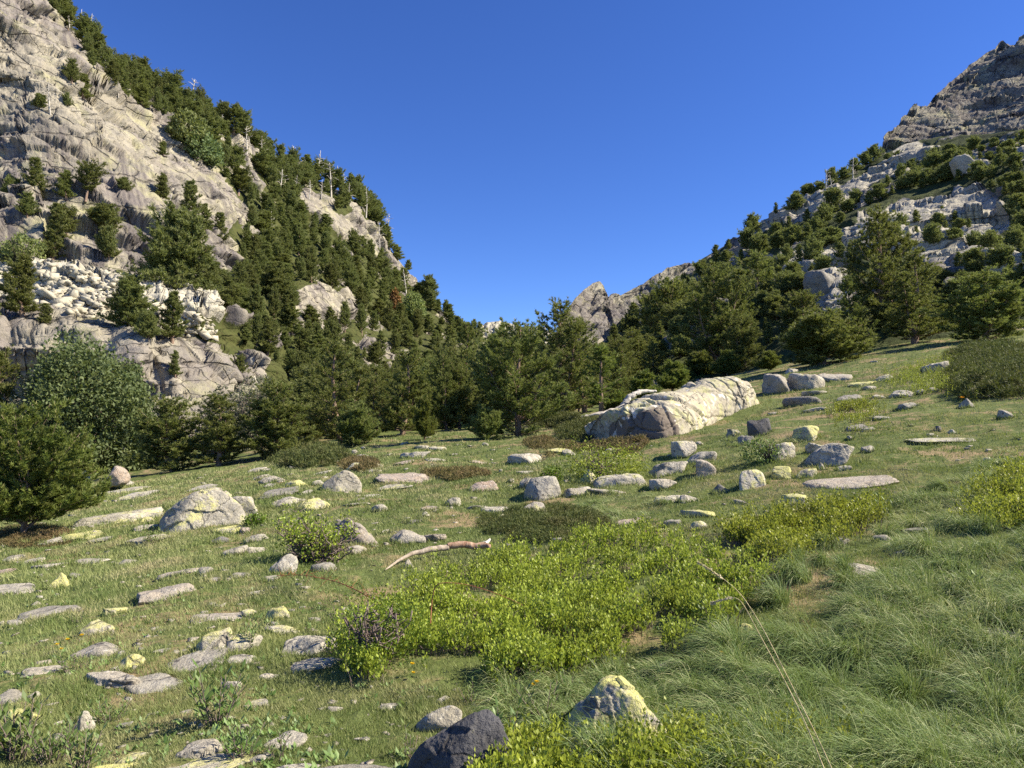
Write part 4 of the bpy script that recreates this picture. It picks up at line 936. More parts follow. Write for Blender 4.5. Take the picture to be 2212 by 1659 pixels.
def keepout(P, grow=0.80):
    """True where a plant root would stand inside a boulder"""
    m = np.zeros(len(P), bool)
    for r in ROCKS:
        if r['mount']: continue
        c = r['pos']; a = max(r['W'], .05) / 2 * grow; b = max(r['D'], .05) / 2 * grow
        near = np.abs(P[:, 0] - c[0]) + np.abs(P[:, 1] - c[1]) < (a + b) * 1.5
        if near.any():
            u = unit(np.array([c[0], c[1]])); e = P[near, :2] - c[:2]
            ra = (e[:, 0] * u[1] - e[:, 1] * u[0]) / a; rb = (e[:, 0] * u[0] + e[:, 1] * u[1]) / b
            m[np.where(near)[0][ra * ra + rb * rb < 1]] = True
    for k in range(0, len(OC), 8):
        m |= np.hypot(P[:, 0] - OC[k, 0], P[:, 1] - OC[k, 1]) < OCW[k] * .40
    return m

HULLS = []
for k_ in range(28):
    b_ = bmesh.new(); r_ = np.random.default_rng(900 + k_)
    for v_ in r_.uniform(-1, 1, (9, 3)) * [1, .8, .55]: b_.verts.new(v_)
    bmesh.ops.convex_hull(b_, input=b_.verts[:], use_existing_faces=False)
    for v_ in [v for v in b_.verts if not v.link_faces]: b_.verts.remove(v_)
    b_.verts.index_update(); bmesh.ops.triangulate(b_, faces=b_.faces[:]); b_.verts.index_update()
    HULLS.append((np.array([v.co[:] for v in b_.verts]), np.array([[v.index for v in f.verts] for f in b_.faces]))); b_.free()
# scree: broken blocks below the cliff, too many to count
Xs, Vs, Fs, nv = None, [], [], 0
rg = np.random.default_rng(77); U3, F3 = ico(2); cnt = 0
while cnt < 1500:
    px, py = rg.uniform(-20, 460), rg.uniform(560, 735)
    if not inpoly(np.array([px]), np.array([py]), L_PALE[0])[0]: continue
    p, _, _ = on_mount('left', px, py); r = rg.uniform(.25, .8) * (1.9 if rg.random() < .08 else 1)
    P, Fc = HULLS[int(rg.integers(28))]; P = P * r * 1.15 + [0, 0, r * .3]
    a = rg.uniform(0, 6.28); P = P @ np.array([[math.cos(a), math.sin(a), 0], [-math.sin(a), math.cos(a), 0], [0, 0, 1]])
    Vs.append(P + p - [0, 0, r * .4]); Fs.append(Fc + nv); nv += len(P); cnt += 1
Ms = Mat('scree_blocks'); ns = Ms.noise(Ms.co(), 1.2, 6, .7)
o = link('scree', mesh_np('scree', np.vstack(Vs), np.vstack(Fs), Ms.surf(Ms.mix(Ms.ramp(ns, .35, .65), (.52, .48, .38), (.30, .28, .22)), .9, Ms.bump(ns, .6, .3))))
tag(o, 'pale scree of broken blocks spilling below the left cliff', 'scree', kind='stuff')
print('outcrop, scree', time.time() - T0)

# ------------------------------------------------------------------ pines
NTH = ['nearest to it', 'second nearest', 'third nearest', 'fourth nearest', 'fifth nearest', 'sixth nearest', 'seventh nearest', 'eighth nearest', 'ninth nearest', 'tenth nearest', 'eleventh nearest', 'twelfth nearest', 'thirteenth nearest', 'fourteenth nearest', 'fifteenth nearest', 'sixteenth nearest']
def place_labels(items, marks, kinds):
    """items: (object, x, y, height px); say the look, the landmark and the rank from it"""
    hs = sorted(i[3] for i in items); lo, hi = hs[len(hs) // 3], hs[2 * len(hs) // 3]; b = {}
    for o, x, y, h in items:
        m = min(marks, key=lambda l: math.hypot(l[0] - x, l[1] - y)); dx, dy = x - m[0], y - m[1]
        side = ('right of ' if dx > 0 else 'left of ') if abs(dx) > abs(dy) else ('below ' if dy > 0 else 'above ')
        b.setdefault(kinds[0 if h < lo else (1 if h < hi else 2)] + ' ' + side + m[2], []).append((math.hypot(dx, dy), o))
    for k, l in b.items():
        l.sort(key=lambda t: t[0])
        for i, (_, o) in enumerate(l): o['label'] = k + ('' if len(l) == 1 else ', ' + NTH[min(i, 15)])
def pine_mesh(seed, H, W, tuft_step=0.11, nneedle=15, nlen=0.16, nwid=0.017, low=0.05, top_open=0.0, leaders=1, dense=1.0, bare=0.0, droop=0.0, candles=True, umbrella=0.0, lean=0.0, rnd=.55):
    """mountain pine: trunk and whorled branches in one mesh, needle tufts in another (metres, foot at the origin)"""
    rng = np.random.default_rng(seed); wood = MB(); fol = MB(); sh = MB()
    nt = 12; t = np.linspace(0, 1, nt)
    bend = rng.normal(size=2) * 0.04 * H; az0 = rng.uniform(0, 6.28)
    tr = np.stack([bend[0] * np.sin(t * 3) + lean * H * t ** 1.5, bend[1] * np.sin(t * 2.2), H * t], 1)
    rad = 0.030 * H * (1 - t) ** 0.85 * (0.75 + 0.02 * H) + 0.012
    wood.tube(tr, rad, 7)
    stems = [(tr, 1.0)]
    for k in range(leaders - 1):
        z0 = rng.uniform(0.05, 0.35); a = rng.uniform(0, 6.28); Lh = H * rng.uniform(.55, .85) - H * z0 * .5
        p0 = np.array([np.interp(z0, t, tr[:, i]) for i in range(3)])
        q = np.linspace(0, 1, 8); off = W * 0.28 * rng.uniform(.7, 1.2)
        ct = p0 + np.stack([np.cos(a) * off * q ** .6, np.sin(a) * off * q ** .6, Lh * q], 1)
        wood.tube(ct, np.linspace(rad[2] * .7, .012, 8), 5); stems.append((ct, 0.6))
    tb, td, tt_ = [], [], []
    for st, wf in stems:
        Hs = st[-1, 2] - st[0, 2]; nw = max(6, int(Hs / (0.045 * H + 0.10) * dense))
        for iw in range(nw):
            f = low + (0.985 - low) * (iw + rng.uniform(0, .7)) / nw
            base = np.array([np.interp(f, np.linspace(0, 1, len(st)), st[:, i]) for i in range(3)])
            if umbrella: prof = (max(0.05, math.sin(min(1, max(0, (f - umbrella) / (1 - umbrella))) * math.pi * .92)) ** .6) if f > umbrella else 0.0
            else: prof = (1 - f) ** rnd * min(1, 0.70 + f * 2.2) * 1.02 + 0.06
            if prof <= 0.02: continue
            nb = rng.integers(4, 7)
            for ib in range(nb):
                if rng.random() < bare * (1 - f): 
                    dead = True
                else: dead = False
                a = az0 + iw * 2.4 + ib * 6.283 / nb + rng.uniform(-.4, .4)
                L = W * 0.5 * prof * wf * rng.choice([rng.uniform(.4, .8), rng.uniform(0.75, 1.25)])
                if dead: L *= rng.uniform(.3, .7)
                el = R(rng.uniform(-4, 20) + 42 * f * f - droop)
                q = np.linspace(0, 1, 7); up = (0.18 + 0.25 * f) * L * q ** 2.2
                h = np.array([math.cos(a), math.sin(a), 0])
                br = base + h * (L * math.cos(el) * q)[:, None]; br[:, 2] += L * math.sin(el) * q + up
                br[1:] += rng.normal(size=(6, 3)) * 0.03 * L
                wood.tube(br[::2], np.linspace(0.010 * H * (1 - f) * .6 + .008, .005, 4), 3)
                if dead: continue
                pts, dirs = [br[2:]], [unit(np.gradient(br, axis=0)[2:])]
                ntw = max(3, int(L / 0.125 * dense)); fr = rng.uniform(0.22, 1.0, ntw)
                for fq in fr:
                    b0 = np.array([np.interp(fq, q, br[:, i]) for i in range(3)])
                    sgn = 1 if rng.random() < .5 else -1
                    sd = np.array([-math.sin(a), math.cos(a), 0]) * sgn * rng.uniform(.5, 1.0) + h * rng.uniform(.5, 1) + np.array([0, 0, rng.uniform(-.1, .75)])
                    sd = sd / np.linalg.norm(sd); tl = L * rng.uniform(.18, .38) * (1.15 - fq * .6) + 0.08
                    m = max(2, int(tl / tuft_step)); qq = np.linspace(.3, 1, m)
                    pts.append(b0 + sd * (tl * qq)[:, None] + np.array([0, 0, 1]) * (tl * .25 * qq ** 2)[:, None])
                    dirs.append(np.tile(unit(sd + np.array([0, 0, .45])), (m, 1)))
                pts = np.vstack(pts); dirs = np.vstack(dirs)
                tb.append(pts); td.append(dirs); tt_.append(np.full(len(pts), f))
    tb = np.vstack(tb); td = np.vstack(td); tf = np.concatenate(tt_)
    tb = tb + rng.normal(size=tb.shape) * tuft_step * .3
    # every tuft: needles spread round the twig direction, turned up
    n = len(tb); B = np.repeat(tb, nneedle, 0); D0 = np.repeat(unit(td + np.array([0, 0, .35])), nneedle, 0)
    side = unit(rng.normal(size=B.shape)); D = unit(D0 * rng.uniform(.35, 1.1, (len(B), 1)) + perp(D0, rng) * rng.uniform(.35, 1.0, (len(B), 1)))
    B = B + D0 * rng.uniform(-.5, .5, (len(B), 1)) * tuft_step
    tuft_t = rng.beta(1.6, 3.0, n); T = np.clip(np.repeat(tuft_t, nneedle) + rng.uniform(-.12, .12, len(B)), 0, 1)
    fol.add(*tris(B, D, perp(D, rng), nlen * rng.uniform(.7, 1.25, (len(B), 1)), nwid, T))
    if candles:                                             # pale upright shoots of the year
        pick = rng.random(n) < 0.30 * (0.25 + tf); cb = tb[pick]; m = len(cb)
        if m:
            cd = unit(np.array([0, 0, 1.0]) + rng.normal(size=(m, 3)) * .16)
            for s_ in range(2):
                fol.add(*tris(cb, cd, perp(cd, rng), nlen * rng.uniform(.6, 1.3, (m, 1)), nwid * 1.3, np.full(m, 1.5)))
    return fol.mesh('crown', None), wood.mesh('trunk', BARK, True)
class Proto:
    def __init__(s, H, W, fm, wm): s.H, s.W, s.f, s.w = H, W, fm, wm
def proto(seed, H, W, mat, **kw):
    f, w = pine_mesh(seed, H, W, **kw); f.materials.append(mat) if len(f.materials) == 0 else f.materials.__setitem__(0, mat)
    return Proto(H, W, f, w)
def mesh_fix(me, mat):
    me.materials.clear(); me.materials.append(mat)
_old = mesh_np
NEARP = [proto(101, 6.5, 4.8, PINE_N, leaders=4, bare=.2, low=.02, rnd=.48), proto(102, 6.5, 3.6, PINE_N, leaders=2, bare=.2), proto(103, 5.5, 3.4, PINE_N, leaders=2),
         proto(104, 7.0, 4.2, PINE_N, leaders=2, bare=.5, low=.12), proto(105, 4.5, 3.4, PINE_N, leaders=4, low=.02, rnd=.45), proto(106, 4.2, 5.6, PINE_Y, leaders=5, low=.10, bare=.1, rnd=.4, lean=-.1, tuft_step=.09)]
BUSHP = [proto(111, 2.2, 3.0, PINE_N, leaders=5, tuft_step=.09, dense=1.2), proto(112, 1.6, 1.7, PINE_Y, leaders=3, tuft_step=.08, dense=1.2)]
YOUNGP = [proto(121, 4.5, 2.1, PINE_Y, leaders=1, bare=.5, low=.2, dense=.8), proto(122, 3.2, 1.7, PINE_Y, leaders=1)]
FORP = [proto(131 + i, 9.0, w, PINE_F, tuft_step=.30, nneedle=10, nlen=.34, nwid=.050, dense=.9, leaders=l, candles=False, low=lo, lean=ln, rnd=rd) for i, (w, l, lo, ln, rd) in
        enumerate([(4.4, 1, .06, 0, .6), (5.6, 3, .08, .03, .42), (3.6, 1, .12, 0, .62), (6.4, 4, .1, -.04, .38), (5.2, 2, .2, .05, .45)])]
UMBP = [proto(141, 9.0, 5.6, PINE_F, tuft_step=.28, nneedle=9, nlen=.34, nwid=.05, dense=.95, leaders=1, candles=False, umbrella=.34, lean=.06),
        proto(142, 9.0, 4.6, PINE_F, tuft_step=.28, nneedle=8, nlen=.38, nwid=.06, dense=.95, leaders=2, candles=False, umbrella=.25, lean=-.05)]
DWARFP = [proto(151, 3.0, 4.2, PINE_F, tuft_step=.22, nneedle=9, nlen=.28, nwid=.040, dense=.9, leaders=4, candles=False),
          proto(152, 3.4, 3.2, PINE_F, tuft_step=.22, nneedle=9, nlen=.28, nwid=.040, dense=.9, leaders=3, candles=False)]
print('pine protos', [len(p.f.polygons) for p in NEARP + BUSHP + FORP + DWARFP], time.time() - T0)
def plant_tree(pr, loc, H, W, label, group=None, name='pine_tree', cat='pine tree', rz=None, seed=0, tilt=0.0, parts=True):
    rng = random.Random(seed * 31 + 7)
    e = bpy.data.objects.new(name, None); sc.collection.objects.link(e); e.empty_display_size = .3
    e.location = loc; e.rotation_euler = (tilt * rng.uniform(-1, 1), tilt * rng.uniform(-1, 1), rng.uniform(0, 6.28) if rz is None else rz)
    e.scale = (W / pr.W, W / pr.W, H / pr.H)
    link('crown', pr.f, e); link('trunk', pr.w, e)
    tag(e, label, cat, group); return e
def px_tree(pr, cx, yb, yt, w, label, group=None, mount=None, sink=0.0, **kw):
    mount = mount or None
    """foot at (cx, yb), top at yt, crown width w, in the 2212 px picture"""
    if mount: p, _, _ = on_mount(mount, cx, yb)
    elif kw.get('Y'): p = at(cx, yb, kw['Y']); p[2] = mz(p[0], p[1])
    else: p = hit1(cx, yb)
    kw.pop('Y', None)
    top = rays(cx, yt)[2] * p[1] + EYE[2]; H = max(top - p[2], 0.3); W = w / F * p[1]
    p = p - [0, 0, sink + .03 * H]
    return plant_tree(pr, p, H * 1.04, W * 1.05, label, group, seed=int(cx * 3 + yb), **kw)
N, Bp, Yp, Fp, Up, Dp = NEARP, BUSHP, YOUNGP, FORP, UMBP, DWARFP
for a in [
 (N[5], 50, 1155, 925, 300, 'bright green pine with bare crooked lower branches at the left edge, nearest tree'),
 (N[2], -10, 1040, 770, 150, 'dark pine cut by the left edge behind the nearest pine'),
 (N[4], 372, 1042, 872, 160, 'bushy dark pine at the meadow edge, left one of the pair beside the pink boulders', None, None, 35),
 (N[2], 470, 1040, 862, 140, 'dense pine at the meadow edge, right one of the pair, with pale upright shoots', None, None, 35),
 (N[4], 605, 985, 838, 150, 'rounded green pine at the meadow edge below the pale rock stack'),
 (N[1], 740, 958, 748, 140, 'tall pointed pine left of the meadow gap, reddish branches showing'),
 (Bp[0], 770, 962, 884, 95, 'low dense pine bush in front of the tall pine left of the gap'),
 (Bp[0], 680, 950, 880, 60, 'small dark pine bush between the rounded pine and the tall one'),
 (N[2], 868, 940, 765, 135, 'pine with many yellowish shoots just left of the meadow gap'),
 (Bp[1], 918, 950, 872, 50, 'small pine bush in front of the gap in the trees'),
 (Yp[1], 984, 925, 812, 62, 'small yellow-green conical pine standing in the gap'),
 (N[2], 1008, 905, 705, 100, 'narrow very dark pine behind the small yellow-green one'),
 (N[0], 1120, 942, 705, 205, 'largest pine of the meadow edge, dark and broad, in the centre'),
 (Bp[0], 1052, 950, 890, 80, 'low pine bush at the left foot of the large centre pine'),
 (N[3], 1215, 905, 662, 165, 'tall pine with a reddish bare trunk showing, right of the large centre pine'),
 (Yp[0], 1300, 905, 752, 105, 'thin yellowish pine with a bare pale trunk left of the great outcrop'),
 (N[1], 1265, 890, 700, 120, 'pine filling the space between the red-trunked pine and the thin one'),
 (N[4], 1440, 818, 622, 175, 'broad pine left of the tallest right-hand group, above the outcrop'),
 (N[2], 1385, 842, 740, 110, 'bushy pine just behind the left end of the great outcrop'),
 (N[0], 1555, 806, 578, 170, 'tall pine above the middle of the great outcrop'),
 (N[1], 1500, 812, 660, 120, 'dark pine between two taller ones above the great outcrop'),
 (N[1], 1660, 775, 548, 155, 'tall yellow-tipped pine right of the one above the outcrop'),
 (Bp[0], 1780, 788, 690, 185, 'wide nearly black pine bush at the top of the grass strip'),
 (N[4], 1735, 770, 640, 120, 'dark pine behind the wide black bush'),
 (N[3], 1900, 745, 470, 190, 'highest pine of the right side, broad and dark with lit top'),
 (N[1], 1975, 742, 548, 150, 'pale green pine right of the highest one'),
 (N[4], 2130, 736, 600, 190, 'dark spreading pine at the right edge above the meadow'),
 (N[2], 1830, 760, 610, 90, 'narrow pine left of the highest pine on the right'),
 (N[2], 1345, 870, 770, 70, 'small pine in front of the thin yellowish one, beside the silver dead wood'),
 (N[4], 1610, 800, 690, 90, 'short pine filling the gap right of the tall pine above the outcrop')]:
    px_tree(*a[:8], Y=(a[8] if len(a) > 8 else None))
# a few young shrubby pines in front of the right-hand group
for i, (x, yb, yt, w) in enumerate([(1395, 868, 812, 70), (1452, 845, 790, 75), (1510, 822, 770, 70), (1570, 812, 765, 60), (1335, 900, 850, 60), (1660, 800, 765, 50), (1480, 830, 800, 60)]):
    px_tree(Bp[1], x, yb, yt, w, ['lime green young pine, leftmost but one, in the row behind the great outcrop', 'young pine left of the dead snag behind the outcrop', 'young pine right of the dead snag behind the outcrop', 'last young pine but one along the outcrop top',
            'young pine at the left foot of the great outcrop', 'young pine at the right end of the row behind the outcrop', 'tiny pine crouching at the outcrop rim by the snag'][i], 'young pines behind the outcrop', name='young_pine', cat='young pine')
print('near pines', time.time() - T0)
# second row in the dark between meadow and valley
rg = random.Random(3)
belt = []
for i in range(46):
    x = rg.uniform(560, 1420); yb = np.interp(x, [560, 800, 1000, 1200, 1420], [950, 925, 905, 895, 850]); hgt = rg.uniform(95, 150)
    Y = rg.uniform(50, 95)
    o = px_tree(rg.choice(N[:5] + [Fp[1], Fp[3]]), x, yb, yb - hgt * rg.uniform(.8, 1.1), hgt * rg.uniform(.65, 1.0), 'pine in the belt just behind the trees of the meadow edge', 'pines in the belt behind the meadow edge', Y=Y); belt.append((o, x, yb - hgt * .5, hgt))
place_labels(belt, [(605, 900, 'the rounded meadow-edge pine'), (740, 850, 'the tall pointed pine'), (868, 850, 'the candle-topped pine'), (925, 870, 'the gap in the trees'), (1010, 800, 'the narrow dark pine'), (1120, 820, 'the largest centre pine'), (1215, 780, 'the red-trunked pine'), (1300, 820, 'the thin yellowish pine'), (1400, 780, 'the broad outcrop pine')], ['low back-row pine', 'back-row pine', 'tall back-row pine'])
# ------------------------------------------------------------------ left cliff: trees that stand alone
for (x, yb, yt, w, pr, lb) in [
 (87, 410, 342, 46, Fp[0], 'pine alone on the streaked cliff, highest of the left ones'),
 (186, 432, 360, 62, Up[0], 'open umbrella shaped pine on the cliff ledge with a bare trunk'),
 (145, 430, 368, 38, Fp[2], 'narrow pine just left of the umbrella shaped one'),
 (262, 414, 388, 34, Dp[0], 'low bush pine on the grass ledge in the middle of the cliff'),
 (351, 437, 376, 34, Fp[2], 'loose thin pine at the right part of the cliff'),
 (386, 482, 392, 52, Fp[0], 'conical pine on the cliff above the biggest cliff tree'),
 (14, 440, 385, 44, Dp[1], 'dark pine on the cliff cut by the left edge'),
 (62, 470, 418, 40, Fp[1], 'small pine on the lowest cliff ledge at the left'),
 (112, 560, 440, 66, Fp[0], 'slender tall pine on the ledge above the scree'),
 (150, 520, 455, 52, Up[1], 'dark leaning pine in the middle of the ledge above the scree'),
 (228, 500, 448, 70, Dp[1], 'very dark crooked pine on the ledge above the scree'),
 (238, 560, 495, 48, Dp[1], 'small pine below the crooked dark one'),
 (58, 690, 550, 78, Fp[2], 'tall pointed pine in front of the scree at the left'),
 (237, 725, 605, 96, Fp[1], 'full dark pine in front of the scree'),
 (100, 700, 655, 34, Fp[0], 'small yellowish pine beside the tall pointed one by the scree'),
 (378, 668, 468, 140, Fp[3], 'biggest tree of the cliff, round and dense'),
 (446, 665, 555, 72, Fp[1], 'pine leaning on the right side of the biggest cliff tree'),
 (322, 735, 678, 50, Dp[1], 'short pine at the foot of the scree, left of the tall slim one'),
 (370, 740, 630, 54, Fp[2], 'tall slim pine at the foot of the scree'),
 (418, 722, 680, 34, Dp[1], 'little pine at the right end of the scree'),
 (445, 505, 440, 34, Fp[2], 'thin pine on the edge between cliff and forest, lower'),
 (478, 520, 460, 40, Fp[0], 'pine on the edge between cliff and forest, beside the thin one'),
 (383, 815, 758, 26, Fp[2], 'small dark pine growing from a crack in the lower rock face'),
 (303, 808, 788, 18, Dp[0], 'tiny bush pine on the lower rock face'),
 (515, 832, 772, 40, Fp[1], 'pine just left of the balanced rock stack'),
 (14, 700, 640, 60, Dp[0], 'spreading pine bush at the left edge below the scree'),
 (355, 338, 305, 22, Fp[2], 'tiny pine on the cliff rim, middle'),
 (160, 180, 130, 34, Fp[1], 'pine high on the cliff below the summit trees'),
 (195, 215, 160, 40, Fp[2], 'thin pine on the upper cliff edge'),
 (85, 235, 205, 30, Dp[1], 'dark bush on the upper left cliff'),
 (143, 232, 205, 20, Dp[0], 'small round bush in the middle of the upper cliff'),
 (395, 250, 225, 20, Dp[0], 'small bush on the rocks at the cliff rim')]:
    px_tree(pr, x, yb, yt, w, lb, 'pines growing singly on the left cliff', mount='left')
# ------------------------------------------------------------------ forests (trees spaced by the picture, so far ones stand closer)
HOLES = L_ROCK[3:] + [[(520,330),(560,330),(560,360),(520,360)]]
F_POLY = [(100,-5),(150,40),(190,85),(218,150),(300,172),(400,232),(480,268),(530,306),(600,358),(700,390),(780,432),(815,470),(845,535),(885,585),(912,630),(940,655),(1000,712),(1060,728),(1150,742),(1260,752),(1260,900),(1100,900),(900,905),(760,880),(640,830),(560,770),(500,735),(470,660),(505,560),(545,480),(470,385),(440,330),(400,290),(320,228),(240,192),(205,135)]
def forest_points(poly, holes, x0, x1, y0, y1, gap, seed, mount, maxrock=0.5, thin=0.0):
    r_ = random.Random(seed); pts = []
    for _ in range(26000):
        x, y = r_.uniform(x0, x1), r_.uniform(y0, y1)
        if not inpoly(np.array([x]), np.array([y]), poly)[0]: continue
        if any(inpoly(np.array([x]), np.array([y - 6]), h)[0] for h in holes): continue
        p, rk, tt = on_mount(mount, x, y)
        if rk > maxrock and r_.random() > thin: continue
        g = gap(x, y)
        if any(abs(x - a) < g and abs(y - b) < g * .8 for a, b, *_ in pts): continue
        pts.append((x, y, p, g))
    return pts
pts = forest_points(F_POLY, HOLES, 90, 1260, -10, 900, lambda x, y: 12.5 + 0.017 * max(0, y - 200), 8, 'left')
print('forest points', len(pts), time.time() - T0)
def height_at(x, y, Y): return (8.6 if Y < 400 else 9)
allp = []
for (x, y, p, g) in pts:
    r_ = random.Random(int(x * 97 + y * 31))
    Y = p[1]; hpx = np.clip(62 * (0.72 + 0.00055 * (y - 300)) * r_.choice([.5, .75, .9, 1.0, 1.1, 1.3]) * r_.uniform(.85, 1.12), 18, 110)
    if x > 900: hpx *= .72
    if y < 300: hpx *= .95
    if x < 240 and y < 220: hpx *= .9
    allp.append((hpx, x, y, p, r_))
rs_ = random.Random(44); xx = 120.0
while xx < 1040:
    yy = np.interp(xx, [q_[0] for q_ in L_SKY], [q_[1] for q_ in L_SKY]) + rs_.uniform(2, 12); p, rk, _ = on_mount('left', xx, yy)
    big_ = 1.35 if 200 < xx < 520 else (1.15 if xx < 200 else 1.0)
    if not (840 < xx < 905 and rs_.random() < .4): allp.append((rs_.uniform(30, 52) * big_ * (.75 if xx > 860 else 1), xx, yy, p, random.Random(int(xx * 10))))
    xx += rs_.uniform(7, 15)
for (a_, b_, c_) in [(128, 40, 52), (160, 75, 62), (178, 100, 66), (196, 130, 60), (205, 165, 58), (222, 185, 62), (245, 195, 66), (268, 200, 70), (292, 208, 66), (318, 215, 70), (345, 232, 68), (372, 246, 62), (186, 152, 40), (174, 122, 44), (300, 236, 60), (330, 250, 58), (355, 262, 50), (262, 226, 50)]:
    allp.append((c_, a_, b_, on_mount('left', a_, b_)[0], random.Random(a_)))
allp.sort(key=lambda t: -t[0] - (t[2] > 600) * 5)
NIND = 105
def forest_kind(x, y, r_):
    if y < 480 and r_.random() < .55: return r_.choice(Up)
    return r_.choice(Fp)
rest = []; fi = []
for i, (hpx, x, y, p, r_) in enumerate(allp):
    pr = forest_kind(x, y, r_); H = hpx / F * p[1]; W = H * r_.choice([r_.uniform(.4, .6), r_.uniform(.55, .9)])
    if i < NIND:
        fi.append((None, x, y - hpx / 2, hpx)); o = plant_tree(pr, p - [0, 0, .04 * H], H, W, 'one of the tall dark pines standing close together in the left mountainside forest', 'forest pines on the left mountainside', seed=i, tilt=.05); fi[-1] = (o,) + fi[-1][1:]
    else: rest.append((pr, p, H, W, r_))
LM_L = [(700, 655, 'the pink rock face in the forest'), (597, 577, 'the lone white rock in the forest'), (856, 650, 'the rust-orange dead conifer'), (893, 660, 'the pale birch'), (378, 570, 'the biggest cliff tree'), (405, 280, 'the yellow-green birch'),
 (545, 790, 'the balanced rock stack'), (530, 310, 'the forked white dead tree'), (790, 520, 'the yellow rock band'), (400, 830, 'the lower rock face'), (785, 735, 'the little pale rock patch'), (1010, 690, 'the foot of the skyline'), (980, 800, 'the valley floor trees'), (640, 740, 'the open green slope'), (500, 480, 'the cliff edge')]
place_labels(fi, LM_L, ['short dark forest pine', 'dark forest pine', 'tall dark forest pine'])
# ------------------------------------------------------------------ right slope: dwarf pines and scrub
R_POLYS = [[(1330,720),(1400,680),(1480,618),(1560,555),(1640,490),(1650,560),(1600,620),(1700,560),(1800,520),(1850,560),(1700,640),(1650,760),(1400,780),(1320,760)],
 [(1640,492),(1650,470),(1750,415),(1830,372),(1900,340),(1960,330),(1960,345),(1880,365),(1800,405),(1700,470)],
 [(1660,520),(1760,460),(1880,420),(1960,370),(2060,330),(2212,300),(2260,300),(2260,540),(2170,520),(2190,440),(2100,385),(2040,405),(1960,415),(1860,450),(1760,525),(1690,550)],
 [(1900,590),(2050,600),(2100,540),(2180,520),(2260,560),(2260,640),(2212,620),(2100,640),(2060,700),(1900,720)],
 [(1950,480),(2050,465),(2110,505),(2000,545),(1900,520)]]
rp = []
for i, poly in enumerate(R_POLYS):
    rp += forest_points(poly, [], 1320, 2260, 290, 790, lambda x, y: 14.5 + 0.024 * (y - 300), 20 + i, 'right', thin=.10)
print('right points', len(rp))
rp.sort(key=lambda t: -t[1]); kr = 0; ri = []
for (x, y, p, g) in rp:
    r_ = random.Random(int(x * 77 + y * 13)); hpx = np.clip((18 + (y - 300) * .062) * r_.uniform(.6, 1.4), 11, 52)
    H = hpx / F * p[1]; pr = r_.choice(Dp + Dp + [Fp[0], Fp[2]]); W = H * (r_.uniform(1.0, 1.5) if pr in Dp else r_.uniform(.5, .7))
    if kr < 95:
        o = plant_tree(pr, p - [0, 0, .06 * H], H, W, 'one of the low dark pines dotted between the pale slabs of the right slope', 'low pines on the right slope', seed=kr + 500, tilt=.08); kr += 1; ri.append((o, x, y - hpx / 2, hpx))
    else: rest.append((pr, p, H, W, r_))
place_labels(ri, [(1410, 675, 'the flat grey slab'), (1385, 730, 'the angular grey rock'), (1555, 600, 'the tall pine above the outcrop'), (1665, 570, 'the yellow-tipped pine'), (1800, 610, 'the dark shaded boulder'), (1820, 670, 'the white streaked boulder'), (1905, 480, 'the highest right pine'), (2040, 450, 'the big pale slabs'), (2085, 370, 'the overhanging boulder'), (2150, 580, 'the two smooth pale humps'), (1750, 440, 'the ridge slab'), (2180, 480, 'the right edge of the slabs'), (2120, 630, 'the bright leafy bush'), (1600, 700, 'the short filling pine')],
 ['tiny dark scrub pine', 'low dark scrub pine', 'bigger dark scrub pine'])
# the remaining, smaller and farther trees become one mass
def merge_far(name, items, label):
    groups = {}
    Vc, Fc_, Tc, nv = [], [], [], 0; Vw, Fw, nw = [], [], 0
    cache = {}
    for pr, p, H, W, r_ in items:
        if pr not in cache:
            a = np.empty(len(pr.f.vertices) * 3, np.float32); pr.f.vertices.foreach_get('co', a)
            t_ = np.empty(len(pr.f.vertices), np.float32); pr.f.attributes['tint'].data.foreach_get('value', t_)
            cache[pr] = (a.reshape(-1, 3, 3), t_.reshape(-1, 3))
        a, t_ = cache[pr]; n = len(a); k = np.random.default_rng(r_.randint(0, 1 << 30)).random(n) < .5
        a = a[k]; t_ = t_[k]; c = a.mean(1, keepdims=True); a = c + (a - c) * 1.4
        an = r_.uniform(0, 6.28); ca, sa = math.cos(an), math.sin(an)
        M_ = np.array([[ca * W / pr.W, sa * W / pr.W, 0], [-sa * W / pr.W, ca * W / pr.W, 0], [0, 0, H / pr.H]])
        Vc.append((a.reshape(-1, 3) @ M_) + p); Tc.append(np.clip(t_.ravel() * r_.uniform(.7, 1.25), 0, 1.4))
    V = np.vstack(Vc)
    o = link(name, mesh_np(name, V, np.arange(len(V)).reshape(-1, 3), PINE_F, False, {'tint': np.concatenate(Tc)}))
    tag(o, label, 'forest', kind='stuff')
print('rest', len(rest))
if rest: merge_far('distant_forest', rest, 'small far pines massed together over both mountainsides')
print('forests', time.time() - T0)

# ------------------------------------------------------------------ bleached dead trees on the ridge
def snag_mesh(seed, H=8):
    rng = np.random.default_rng(seed); w = MB(); t = np.linspace(0, 1, 9)
    tr = np.stack([np.sin(t * 2) * rng.normal() * .3, np.cos(t * 2) * rng.normal() * .3, H * t], 1)
    w.tube(tr, .17 * (1 - t) ** .8 + .03, 5)
    for k in range(rng.integers(14, 24)):
        f = rng.uniform(.25, .95); b = np.array([np.interp(f, t, tr[:, i]) for i in range(3)]); a = rng.uniform(0, 6.28); L = rng.uniform(.7, 2.4) * (1.3 - f)
        w.tube([b, b + np.array([math.cos(a) * L * .6, math.sin(a) * L * .6, L * .25]), b + np.array([math.cos(a) * L, math.sin(a) * L, L * rng.uniform(-.1, .8)])], [.07, .05, .03], 3)
    return w.mesh('dead_tree', GREYWOOD, True)
SN = [snag_mesh(200 + i) for i in range(4)]
